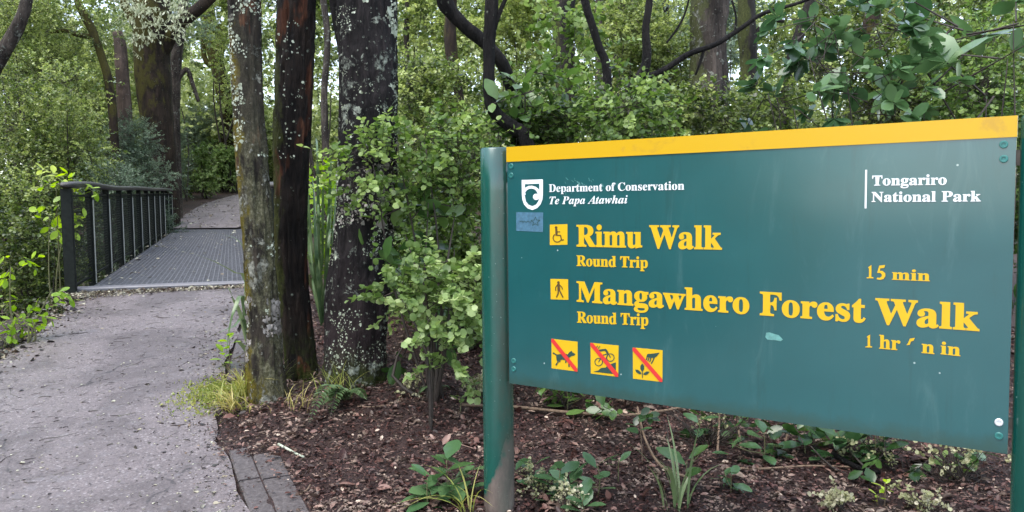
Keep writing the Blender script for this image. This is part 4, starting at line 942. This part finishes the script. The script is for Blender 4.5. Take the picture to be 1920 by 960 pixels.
# ------------------------------------------------------------------ ground plants, grass, flax, ferns, sticks
def ong(px, py):
    d = ray(px, py); lo_, hi_ = 1.5, 40
    for Y in np.arange(2, 40, .02):
        P = CAM + d * (Y / d[1])
        if P[2] < g1(P[0], P[1]): return P
    return P
def blade_strip(pts, wd, fold=.25, seg=10, tilt=0.):
    """pts: world points (n,3) -> folded tapering leaf"""
    C = spline([(*p, .01) for p in pts], max(.004, np.linalg.norm(np.array(pts[-1]) - np.array(pts[0])) / seg))[:, :3]
    n = len(C); T = norm(np.gradient(C, axis=0)); up = np.array([math.sin(tilt), 0, math.cos(tilt)])
    X = norm(np.cross(T, up)); Z = np.cross(X, T); t = np.linspace(0, 1, n)
    w_ = wd / 2 * np.minimum(1, .45 + t * 3) * np.clip(1 - np.maximum(0, t - .35) ** 1.6 / .5, .03, 1)
    L = C + X * w_[:, None] + Z * (w_ * fold)[:, None]; Rr = C - X * w_[:, None] + Z * (w_ * fold)[:, None]
    V = np.concatenate([C, L, Rr]); i = np.arange(n - 1)
    F = np.concatenate([np.stack([i, i + n, i + n + 1, i + 1], 1), np.stack([i + 2 * n, i, i + 1, i + 2 * n + 1], 1)])
    return V, F
def tuft(label, base, n, L, W, mat, seed, lean=.8, name='grass_tuft', cat='grass', spread=.04, tone=(.2, .8), group=None, az=None, fold=.25, up=1., gr=True):
    rng = np.random.default_rng(seed); base = np.array(base, float); parts = []; tn = []
    for k in range(n):
        a = rng.uniform(0, 6.28) if az is None else rng.normal(az[0], az[1]); l = L * rng.uniform(.55, 1.15); le = lean * rng.uniform(.25, 1.2)
        b = np.array([rng.normal() * spread, rng.normal() * spread, -.01]); h = np.array([math.cos(a), math.sin(a), 0])
        pts = [b + h * (le * l * t ** 1.7 * .8) + np.array([0, 0, up * l * (t - .42 * le * t ** 2.6)]) for t in (0, .25, .5, .75, 1)]
        if gr:
            for q, p in enumerate(pts[1:]): p[2] = max(p[2], .008 + .002 * q)
        v, f = blade_strip(pts, W * rng.uniform(.7, 1.2), fold, 9); parts.append((v, f)); tn += [float(np.clip(rng.uniform(*tone), 0, 1))] * len(f)
    V, F = merge(parts); o = link(name, bulk(name, V, F, np.array(tn), [M[mat]]), None, base)
    return tag(o, label, cat, group)
def ground_at(px, py):
    P = ong(px, py); P[2] = g1(P[0], P[1]); return P
GG = 'grass tufts on the bark mulch'
tuft('yellow grass tuft at the foot of the yellow mossy trunk', ground_at(462, 752), 80, .30, .0085, 'leaf_grass', 1, 1.0, tone=(.35, .95), group=GG, spread=.05)
tuft('green grass blades on the right of the yellow mossy trunk', ground_at(512, 745), 34, .34, .006, 'leaf_grass', 2, .8, tone=(0, .5), group=GG)
tuft('thin arching grass at the foot of the thick black trunk', ground_at(632, 745), 46, .30, .005, 'leaf_grass', 3, 1.0, tone=(.1, .8), group=GG, spread=.06)
tuft('dry straw coloured grass wisps between the two grassy trunks', ground_at(555, 762), 22, .24, .004, 'leaf_grass', 4, 1.25, tone=(.8, 1), group=GG, spread=.07)
tuft('rusty dry grass clump on the mulch edge beside the path', ground_at(440, 772), 46, .22, .008, 'leaf_grass', 5, 1.4, tone=(.85, 1), group=GG, spread=.04, az=(3.6, .7))
tuft('tall striped grass plant standing in front of the sign', ground_at(1268, 955), 11, .46, .017, 'leaf_flax', 6, .75, tone=(.7, 1), group=GG, spread=.03)
tuft('thin yellow blades arching beside the base of the left sign post', ground_at(880, 965), 12, .30, .007, 'leaf_grass', 7, 1.4, tone=(.4, .8), group=GG, spread=.03)
# mossy cushion at the path edge
rng = np.random.default_rng(12); n = 2600; c0 = ground_at(425, 738)
pp = np.stack([c0[0] + rng.normal(size=n) * .14, c0[1] + rng.normal(size=n) * .16, np.zeros(n)], 1); pp[:, 2] = np.maximum(G(pp[:, 0], pp[:, 1]) + .035 * (inpath(pp[:, 0], pp[:, 1])), 0) + .004 + .02 * np.exp(-((pp[:, 0] - c0[0]) ** 2 + (pp[:, 1] - c0[1]) ** 2) / .02)
V, F, tn = place(pp - c0, norm(rng.normal(size=(n, 3)) * .6 + [0, 0, .6]), norm(rng.normal(size=(n, 3))), rng.uniform(.012, .032, n), T_NARROW, rng.uniform(.05, .75, n))
tag(link('moss_cushion', bulk('moss_cushion', V, F, tn, [M['leaf_grass']]), None, c0), 'yellow green mossy cushion on the path edge before the yellow trunk', 'moss')

def flax(label, base, blades, mat='leaf_flax', seed=0, name='flax', tone=(.3, .8), extra=None):
    base = np.array(base, float); rng = np.random.default_rng(seed); parts = []; tn = []
    for pts, wd in blades:
        v, f = blade_strip([np.array(p) - base for p in pts], wd, .3, 14); parts.append((v, f)); tn += [float(rng.uniform(*tone))] * len(f)
    V, F = merge(parts); return tag(link(name, bulk(name, V, F, np.array(tn), [M[mat]], smooth=True), None, base), label, 'flax')
Yf = 6.1; fb = at(468, 655, Yf); fb[2] = g1(fb[0], fb[1])
def fl(*pp): return [fb + np.array([0, 0, .02])] + [at(a, b, Yf + c) for a, b, c in pp]
flax('flax plant with one long stiff leaf poking left across the path edge', fb, [
    (fl((462, 530, -.1), (440, 512, -.2), (400, 490, -.35), (361, 475, -.45)), .055), (fl((464, 500, 0), (450, 455, 0), (430, 443, 0), (408, 440, 0)), .035),
    (fl((455, 560, -.15), (440, 580, -.3), (430, 620, -.35), (424, 668, -.4)), .04), (fl((455, 600, -.1), (440, 612, -.2), (415, 622, -.3), (380, 640, -.3)), .03),
    (fl((450, 590, -.1), (436, 560, -.2), (428, 540, -.2), (418, 548, -.2)), .04), (fl((470, 520, .1), (478, 440, .2), (470, 360, .2)), .05), (fl((445, 640, -.2), (425, 640, -.3), (402, 648, -.3)), .04)], tone=(.35, .95))
Yf = 6.9; fb = at(603, 640, Yf); fb[2] = g1(fb[0], fb[1]); rng = np.random.default_rng(3); bl = []
for k in range(20):
    x1 = rng.uniform(555, 655); y1 = rng.uniform(235, 520); xm = 603 + (x1 - 603) * .45
    bl.append((fl((xm, (640 + y1) / 2, rng.normal() * .1), ((xm + x1) / 2, y1 + 30, rng.normal() * .15), (x1, y1, rng.normal() * .2), (x1 + (x1 - 603) * .5, y1 + rng.uniform(-20, 40), rng.normal() * .2)), rng.uniform(.020, .034)))
flax('tall flax clump between the dark reddish and thick black trunks', fb, bl, seed=4, tone=(.0, .6))

def seedling(label, px, py, ht, n, leaf, mat, seed, tmpl=T_BROAD, lean=(0, 0), whorls=1, name='seedling', cat='seedling', group='seedlings on the mulch', tone=(.25, .8), P=None, out=1., stem='twig_pale'):
    rng = np.random.default_rng(seed); b = ground_at(px, py) if P is None else np.array(P, float)
    tip = np.array([lean[0], lean[1], ht]); stems = [(np.array([0, 0, -.02]), tip * .5 + rng.normal(size=3) * .01), ]
    pos = []; dr = []; nm = []; sz = []
    heads = [tip] + [tip * rng.uniform(.45, .85) + np.array([rng.normal(), rng.normal() * .7, rng.normal() * .25]) * ht * .5 for _ in range(whorls - 1)]
    parts = [tube([(0, 0, -.02, .004), (*(tip * .5 + rng.normal(size=3) * .008), .0032), (*tip, .002)], 5, .03)]
    for hd in heads[1:]: parts.append(tube([(*(tip * .3), .003), (*((tip * .3 + hd) / 2 + np.array([0, 0, -.01])), .0025), (*hd, .0015)], 5, .03))
    for hd in heads:
        a0 = rng.uniform(0, 6.28)
        for k in range(n):
            a = a0 + k * 2.4; e = rng.uniform(-.15, .55) + (.5 if k < 2 else 0)
            d = np.array([math.cos(a) * out, math.sin(a) * out, e]); pos.append(hd + np.array([0, 0, -.012 * k * leaf / .06])); dr.append(d)
            nm.append(np.array([-math.cos(a) * .35, -math.sin(a) * .35, 1.]) + rng.normal(size=3) * .25); sz.append(leaf * rng.uniform(.65, 1.15))
    pos, dr, nm = map(np.array, (pos, dr, nm)); pos = pos + norm(dr) * .008
    V, F, tn = place(pos, dr, nm, np.array(sz), tmpl, rng.uniform(*tone, len(pos)))
    root = empty(name, b, label, cat, group)
    link('foliage', bulk('foliage', V, F, tn, [M[mat]], smooth=True), root)
    V, F = merge(parts); link('stem', bulk('stem', V, F, np.full(len(F), .5), [M[stem]]), root); return root
seedling('dark glossy broadleaf seedling left of the sign post base', 838, 935, .19, 8, .14, 'leaf_dark', 1, T_BROAD, whorls=4, tone=(.5, .9))
seedling('upright long leaved sprig on the mulch just left of the sign post', 802, 950, .14, 7, .13, 'leaf_dark', 2, T_BROAD, whorls=3, tone=(.4, .9))
seedling('broadleaf seedling just right of the left sign post base', 1050, 935, .14, 7, .125, 'leaf_dark', 3, T_WIDE, whorls=3, tone=(.4, .9))
seedling('wavy leaved seedling under the pictograms of the sign', 1120, 932, .16, 6, .12, 'leaf_dark', 4, T_WIDE, whorls=3, tone=(.4, .9))
seedling('lone thin stemmed seedling under the lower edge of the sign', 1205, 872, .26, 6, .10, 'leaf_dark', 5, T_BROAD, lean=(-.02, 0), tone=(.3, .8), stem='dead_stick')
seedling('small two leaved seedling behind the striped grass', 1160, 905, .11, 3, .075, 'leaf_dark', 6, T_BROAD, tone=(.4, .8))
seedling('large leaf standing behind the striped grass plant', 1288, 935, .18, 4, .15, 'leaf_broad', 7, T_BROAD, tone=(.3, .6))
seedling('glossy broadleaf sprig low under the centre right of the sign', 1432, 868, .15, 7, .14, 'leaf_dark', 8, T_BROAD, whorls=2, tone=(.3, .8))
seedling('spreading broadleaf sprig below the fifteen minute side of the sign', 1570, 862, .15, 7, .15, 'leaf_dark', 9, T_WIDE, whorls=3, tone=(.2, .7))
seedling('bright lime seedling with two tiers of rounded leaves', 1658, 952, .11, 6, .05, 'leaf_lime', 10, T_WIDE, whorls=1, tone=(.5, .9), stem='dead_stick')
seedling('lower rounded leaves of a second lime seedling close behind', 1646, 946, .05, 5, .045, 'leaf_lime', 11, T_WIDE, tone=(.4, .8), stem='dead_stick')
seedling('small pale green seedling on the mulch right of the fern', 862, 775, .10, 5, .06, 'leaf_round', 12, T_WIDE, tone=(.5, .9))
seedling('little green seedling growing at the path edge before the yellow trunk', 432, 700, .26, 6, .085, 'leaf_lime', 13, T_BROAD, whorls=3, tone=(0, .35))
seedling('dim broadleaf seedling below the lower right of the sign', 1370, 925, .10, 5, .09, 'leaf_dark', 14, T_BROAD, whorls=2, tone=(.2, .6))
seedling('low green leaves behind the sign post between pale bush and mulch', 890, 760, .16, 6, .075, 'leaf_round', 15, T_WIDE, whorls=3, tone=(.3, .9))
seedling('curled broadleaf seedling far right under the sign corner', 1770, 900, .10, 5, .07, 'leaf_round', 16, T_WIDE, whorls=2, tone=(.3, .8))

seedling('low broadleaf tuft between the post and the striped grass', 1000, 905, .10, 6, .105, 'leaf_dark', 17, T_BROAD, whorls=2, tone=(.3, .8))
seedling('dull broadleaf sprig directly under the lower sign edge, left of the stalks', 1310, 830, .12, 6, .11, 'leaf_dark', 18, T_BROAD, whorls=3, tone=(.1, .6))
seedling('pair of large drooping leaves under the end of the long walk name', 1510, 850, .17, 5, .15, 'leaf_dark', 19, T_WIDE, whorls=2, tone=(.2, .6))
seedling('broadleaf clump against the bottom edge of the sign near its right third', 1640, 868, .15, 6, .13, 'leaf_dark', 20, T_WIDE, whorls=3, tone=(.1, .5))
seedling('fallen looking large leaves low on the mulch at bottom centre', 1095, 962, .07, 6, .11, 'leaf_dark', 21, T_BROAD, whorls=2, tone=(.3, .8))
seedling('leafy sprig hanging low beneath the left corner of the sign board', 1062, 775, .16, 6, .12, 'leaf_broad', 22, T_WIDE, whorls=2, tone=(.5, .95))
def pebble(label, px, py, wd, ht, n, seed, leaf=.016, tone0=.55, wires=30):
    rng = np.random.default_rng(seed); b = ground_at(px, py)
    lob = [(rng.normal() * wd * .3, rng.normal() * wd * .25, ht * rng.uniform(.3, .9), wd * .22, wd * .2, ht * .25) for _ in range(5)]
    P, D, N, s, tone, A, B, li = sprays(rng, lob, n, 8, .07, leaf, T_ROUND, tone0=tone0, jit=.7)
    V, F, tn = place(P, D, N, s, T_ROUND, tone); root = empty('wiry_plant', b, label, 'plant', 'wiry small leaved plants on the mulch')
    link('foliage', bulk('foliage', V, F, tn, [M['leaf_pebble']]), root)
    parts = [twigs(A - (B - A) * .3, B, .0012)]
    for k in range(wires):
        a = rng.uniform(0, 6.28); e = np.array([math.cos(a) * wd * .7, math.sin(a) * wd * .6, ht * rng.uniform(.2, 1.3)]) * rng.uniform(.5, 1.1)
        parts.append(tube([(rng.normal() * .02, rng.normal() * .02, -.01, .003), (*(e * .5 + rng.normal(size=3) * .03), .0022), (*e, .001)], 4, .04))
    V, F = merge(parts); link('stem', bulk('stem', V, F, np.full(len(F), .5), [M['twig']]), root)
pebble('cream leaved wiry plant right of the striped grass', 1572, 958, .12, .10, 26, 1, .019, .8, 12)
pebble('cream leaved wiry plant left of the right sign post', 1738, 965, .16, .09, 26, 2, .018, .75, 14)
pebble('tangled wiry plant with sparse yellowish leaves in the lower right corner', 1800, 905, .34, .26, 40, 3, .018, .5, 46)
pebble('small yellowish leaved wiry plant between the broadleaf seedlings', 1062, 955, .10, .10, 26, 4, .014, .6, 8)
pebble('small yellowish leaved wiry plant just right of the sign post base', 1010, 925, .12, .11, 26, 5, .014, .5, 8)
pebble('dark wiry tangle of twigs under the middle of the sign', 1330, 838, .40, .22, 14, 6, .014, .3, 60)
pebble('wiry plant with small cream leaves behind the left sign post', 905, 742, .12, .12, 30, 7, .018, .6, 8)
pebble('wiry twigs with tiny leaves under the right end of the sign', 1640, 850, .34, .16, 26, 8, .017, .5, 50)
pebble('pale leaved wiry sprig at the foot of the thick black trunk', 778, 742, .14, .12, 26, 9, .017, .65, 10)

def stick(label, pts, r, mat='dead_stick', name='fallen_stick', seed=0, ht=.02, lift=()):
    P = [ground_at(a, b) for a, b in pts]; b = P[0].copy()
    L = [(*(p - b + np.array([0, 0, ht + (lift[i] if i < len(lift) else 0)])), r * (1 - .35 * i / len(P))) for i, p in enumerate(P)]
    V, F = tube(L, 7, .03, .18, seed=seed); return tag(link(name, bulk(name, V, F, np.full(len(F), .5), [M[mat]], smooth=True), None, b), label, 'stick', 'fallen sticks on the mulch')
stick('long pale dead stick lying under the left half of the sign', [(866, 768), (960, 772), (1060, 782), (1160, 790), (1240, 782), (1300, 768)], .011, seed=1, ht=.03)
stick('second pale stick behind the long one under the sign', [(1010, 745), (1100, 752), (1200, 764), (1290, 772)], .008, seed=2, ht=.05)
stick('thin bleached stick lying low in front of the right half of the sign', [(1360, 888), (1430, 886), (1520, 882), (1620, 886)], .007, seed=3, ht=.02)
stick('bent brown root stick rising under the middle of the sign', [(1290, 905), (1240, 890), (1210, 850), (1195, 800)], .008, seed=4, ht=.02, lift=(0, .02, .05, .09))
stick('thick dark crooked branch on the mulch beneath the right of the sign', [(1560, 862), (1590, 880), (1620, 895), (1650, 898)], .016, mat='black_stem', seed=5, ht=.03)
stick('lichen crusted twig lying near the kerb end', [(522, 838), (540, 848), (556, 856), (570, 862)], .008, mat='lichen_flake', seed=6, ht=.014)
stick('pale bare twig lying on the mulch near the bottom edge', [(562, 935), (575, 925), (582, 915)], .005, seed=7, ht=.012)
stick('thin straw coloured stick across the mulch below the black trunk', [(670, 768), (700, 768), (735, 762)], .004, seed=8, ht=.012)
for k, (a, b, c, d) in enumerate([(1470, 845, 1500, 800), (1390, 850, 1372, 780), (1345, 860, 1352, 790)]):
    stick(['straw coloured upright stick right of the wiry tangle', 'brown split upright stalk left of the broadleaf sprig', 'short tan stalk standing in the wiry tangle'][k], [(a, b), ((a + c) / 2, (b + d) / 2), (c, d)], .007, seed=10 + k, ht=.02, lift=(0, .1, .25))

def frond(pts, n, wl):
    C = spline([(*p, .003) for p in pts], .01)[:, :3]; T = norm(np.gradient(C, axis=0)); pos = []; dr = []; nm = []; sz = []
    for k in range(n):
        t = (k + .5) / n; i = int(t * (len(C) - 1)); side = norm(np.cross(T[i], np.array([0, 0, 1.])))
        for s_ in (-1, 1):
            pos.append(C[i]); dr.append(side * s_ + T[i] * .45 + np.array([0, 0, -.15])); nm.append(np.array([0, 0, 1.])); sz.append(wl * math.sin(math.pi * min(1, .18 + t * .82)) ** .8 + .004)
    return np.array(pos), np.array(dr), np.array(nm), np.array(sz), tube([(*p, .0025) for p in pts], 5, .03)
def fern(label, base_px, tips, seed, wl=.055):
    rng = np.random.default_rng(seed); b = ground_at(*base_px); A = []; parts = []
    for tx, ty in tips:
        e = ground_at(tx, ty) - b; l = np.linalg.norm(e); md = e * .5 + np.array([0, 0, .32 * l + .03])
        p, d, nn, s, tb = frond([(0, 0, .01), md * np.array([.55, .55, .9]), md + e * .12, e + np.array([0, 0, .03])], 22, wl); A.append((p, d, nn, s)); parts.append(tb)
    p, d, nn, s = [np.concatenate(q) for q in zip(*A)]
    V, F, tn = place(p, d, nn + rng.normal(size=nn.shape) * .12, s, T_NARROW, rng.uniform(.2, .8, len(p))); root = empty('fern', b, label, 'fern', 'small ferns on the mulch')
    link('frond', bulk('frond', V, F, tn, [M['leaf_fern']]), root); V, F = merge(parts); link('stem', bulk('stem', V, F, np.full(len(F), .5), [M['twig']]), root)
fern('grey green fern with a long frond drooping onto the mulch', (648, 752), [(578, 806), (602, 772), (690, 760), (620, 790)], 1, .06)
fern('small browning fern on the mulch beside the pale bush', (820, 745), [(780, 752), (845, 738), (812, 730)], 2, .035)

# ------------------------------------------------------------------ bark mulch and path litter
rng = np.random.default_rng(55); n = 130000
x = rng.uniform(-2.25, 4.2, n); y = 2.9 + 5.4 * rng.random(n) ** 1.5
r_ = np.interp(y, RE_Y, RE_X); edge = x - r_
dens = np.where(edge > .29, 1., 0.) + np.where((y > 4.3) & (y < 5.7), sm(-.10, .12, edge), 0) * (edge <= .29) + np.where((y >= 5.7), .5 * sm(.0, .2, edge), 0) * (edge <= .29) + .06 * (edge > -.1) * (edge <= .29)
dens = dens * (y < 8.2)
keep = rng.random(n) < dens; x, y = x[keep], y[keep]; n = len(x)
z = G(x, y); kk = inpath(x, y); ed2 = x - np.interp(y, RE_Y, RE_X); z = np.where((ed2 < .29) & (y < 7), np.maximum(z + .03 * kk, zp(y) + .006), z) + rng.uniform(.0, .022, n)
D = norm(np.stack([rng.normal(size=n), rng.normal(size=n), rng.normal(size=n) * .3], 1)); N = norm(np.stack([rng.normal(size=n) * .45, rng.normal(size=n) * .45, np.ones(n)], 1))
s = rng.lognormal(math.log(.0135), .5, n); tone = np.clip(rng.beta(1.6, 2.4, n) * .92 + (rng.random(n) < .045) * .5, 0, 1)
nn = T_SIMPLE[0] * [.62, 1, 1]; V1, F1, t1 = place(np.stack([x, y, z], 1), D, N, s * 1.25, (nn, T_SIMPLE[1]), tone)
m_ = 9000; xs = rng.uniform(-2.0, 4.0, m_); ys = 3.0 + 4 * rng.random(m_) ** 1.4; ok = xs - np.interp(ys, RE_Y, RE_X) > .25; xs, ys = xs[ok], ys[ok]; m_ = len(xs)
zs = G(xs, ys) + rng.uniform(.008, .035, m_); aa = rng.uniform(0, 6.28, m_); ll = rng.lognormal(math.log(.035), .5, m_)
A = np.stack([xs, ys, zs], 1); B = A + np.stack([np.cos(aa) * ll, np.sin(aa) * ll, rng.normal(size=m_) * ll * .15], 1)
m7 = 1500; x7 = rng.uniform(-2.0, 4.0, m7); y7 = 3.0 + 4.4 * rng.random(m7) ** 1.3; ok = x7 - np.interp(y7, RE_Y, RE_X) > .2; x7, y7 = x7[ok], y7[ok]; m7 = len(x7)
V7, F7, t7 = place(np.stack([x7, y7, G(x7, y7) + .022], 1), norm(rng.normal(size=(m7, 3)) * [1, 1, .25]), norm(rng.normal(size=(m7, 3)) * .35 + [0, 0, 1]), rng.lognormal(math.log(.038), .35, m7), T_LANCE, np.clip(rng.beta(2, 2, m7), 0, .93))
V2, F2 = twigs(A, B, rng.uniform(.0008, .0028, m_)); t2 = np.tile(np.clip(rng.beta(1.5, 2.2, m_), 0, 1), 3)
tag(link('bark_mulch', bulk('bark_mulch', np.vstack([V1, V2, V7]), np.vstack([F1, F2 + len(V1), F7 + len(V1) + len(V2)]), np.concatenate([t1, t2, t7]), [M['litter']])), 'reddish brown bark mulch and leaf litter around the trunks and sign', 'mulch', kind='stuff')
# on the asphalt
def onpath(n, y0, y1, pw=1.3):
    y = y0 + (y1 - y0) * rng.random(n) ** pw; l = np.interp(y, LE_Y, LE_X); r = np.interp(y, RE_Y, RE_X); return l + (r - l) * rng.random(n), y
n = 3000; x, y = onpath(n, 2.9, 8.4); z = zp(y) + .006
D = norm(np.stack([rng.normal(size=n), rng.normal(size=n), np.zeros(n)], 1)); N = norm(np.stack([rng.normal(size=n) * .2, rng.normal(size=n) * .2, np.ones(n)], 1))
V1, F1, t1 = place(np.stack([x, y, z], 1), D, N, rng.lognormal(math.log(.0075), .55, n), T_SIMPLE, np.where(rng.random(n) < .45, rng.uniform(.75, 1, n), rng.uniform(0, .5, n)))
n = 900; x, y = onpath(n, 2.9, 8.4, 1.1); a = rng.normal(.3, .7, n); l = rng.lognormal(math.log(.035), .65, n)
A = np.stack([x, y, zp(y) + .006], 1); dx = np.stack([np.cos(a) * l, np.sin(a) * l], 1); md = A + np.stack([dx[:, 0] * .5 + rng.normal(size=n) * l * .12, dx[:, 1] * .5 + rng.normal(size=n) * l * .12, np.zeros(n)], 1); md[:, 2] = zp(md[:, 1]) + .008
B = A + np.stack([dx[:, 0], dx[:, 1], np.zeros(n)], 1); B[:, 2] = zp(B[:, 1]) + .007; rr = rng.lognormal(math.log(.0011), .4, n)
Va, Fa = twigs(A, md, rr, rr); Vb, Fb = twigs(md, B, rr, rr * .5); tw = np.tile(rng.uniform(0, .45, n), 3)
n2 = 5000; x = -4.62 + 1.95 * rng.random(n2); y = 8.26 + .353 * (x + 4.5) - .34 * rng.beta(1.1, 1.9, n2) + rng.normal(size=n2) * .02; z = zp(y) + .005 + rng.random(n2) * .012
V3, F3, t3 = place(np.stack([x, y, z], 1), norm(rng.normal(size=(n2, 3)) * [1, 1, .3]), norm(rng.normal(size=(n2, 3)) * .5 + [0, 0, 1]), rng.lognormal(math.log(.016), .4, n2), T_SIMPLE, rng.uniform(.35, .9, n2))
n4 = 3600; y = 3.0 + 5.4 * rng.random(n4); sd_ = rng.random(n4) < .68; x = np.where(sd_, np.interp(y, LE_Y, LE_X) + rng.normal(-.06, .14, n4), np.interp(y, RE_Y, RE_X) - np.abs(rng.normal(0, .16, n4))); z = np.maximum(G(x, y), zp(y) * 1.0) + .006
V4, F4, t4 = place(np.stack([x, y, z], 1), norm(rng.normal(size=(n4, 3)) * [1, 1, .2]), norm(rng.normal(size=(n4, 3)) * .4 + [0, 0, 1]), np.where(sd_, 1., .55) * rng.lognormal(math.log(.021), .5, n4), T_SIMPLE, rng.uniform(0, .85, n4))
n5 = 1000; y = rng.uniform(22.5, 36, n5); x = hill_left(y) + 2.0 * rng.beta(.7, .7, n5) + rng.normal(size=n5) * .06
V5, F5, t5 = place(np.stack([x, y, zp(y) + .045], 1), norm(rng.normal(size=(n5, 3)) * [1, 1, .2]), norm(rng.normal(size=(n5, 3)) * .35 + [0, 0, 1]), rng.lognormal(math.log(.035), .4, n5), T_SIMPLE, rng.uniform(.1, .95, n5))
n6 = 420; q6 = rng.uniform(.3, BL, n6); w6 = rng.uniform(.1, BW, n6) ** 1.0; w6[:200] = rng.beta(1, 9, 200) * BW + .05
P6 = B0 + bd * q6[:, None] + bx * w6[:, None] + bz * .004
V6, F6, t6 = place(P6, norm(rng.normal(size=(n6, 3)) * [1, 1, .1]), norm(rng.normal(size=(n6, 3)) * .2 + [0, 0, 1]), rng.lognormal(math.log(.03), .4, n6), T_SIMPLE, rng.uniform(.6, 1, n6))
V, F = merge([(V1, F1), (Va, Fa), (Vb, Fb), (V3, F3), (V4, F4), (V5, F5), (V6, F6)])
tag(link('path_litter', bulk('path_litter', V, F, np.concatenate([t1, tw, tw, t3, t4, t5, t6]), [M['path_bits']])), 'scattered twigs and leaf bits on the damp asphalt path', 'litter', kind='stuff')
# litter on the bridge deck and the far gravel
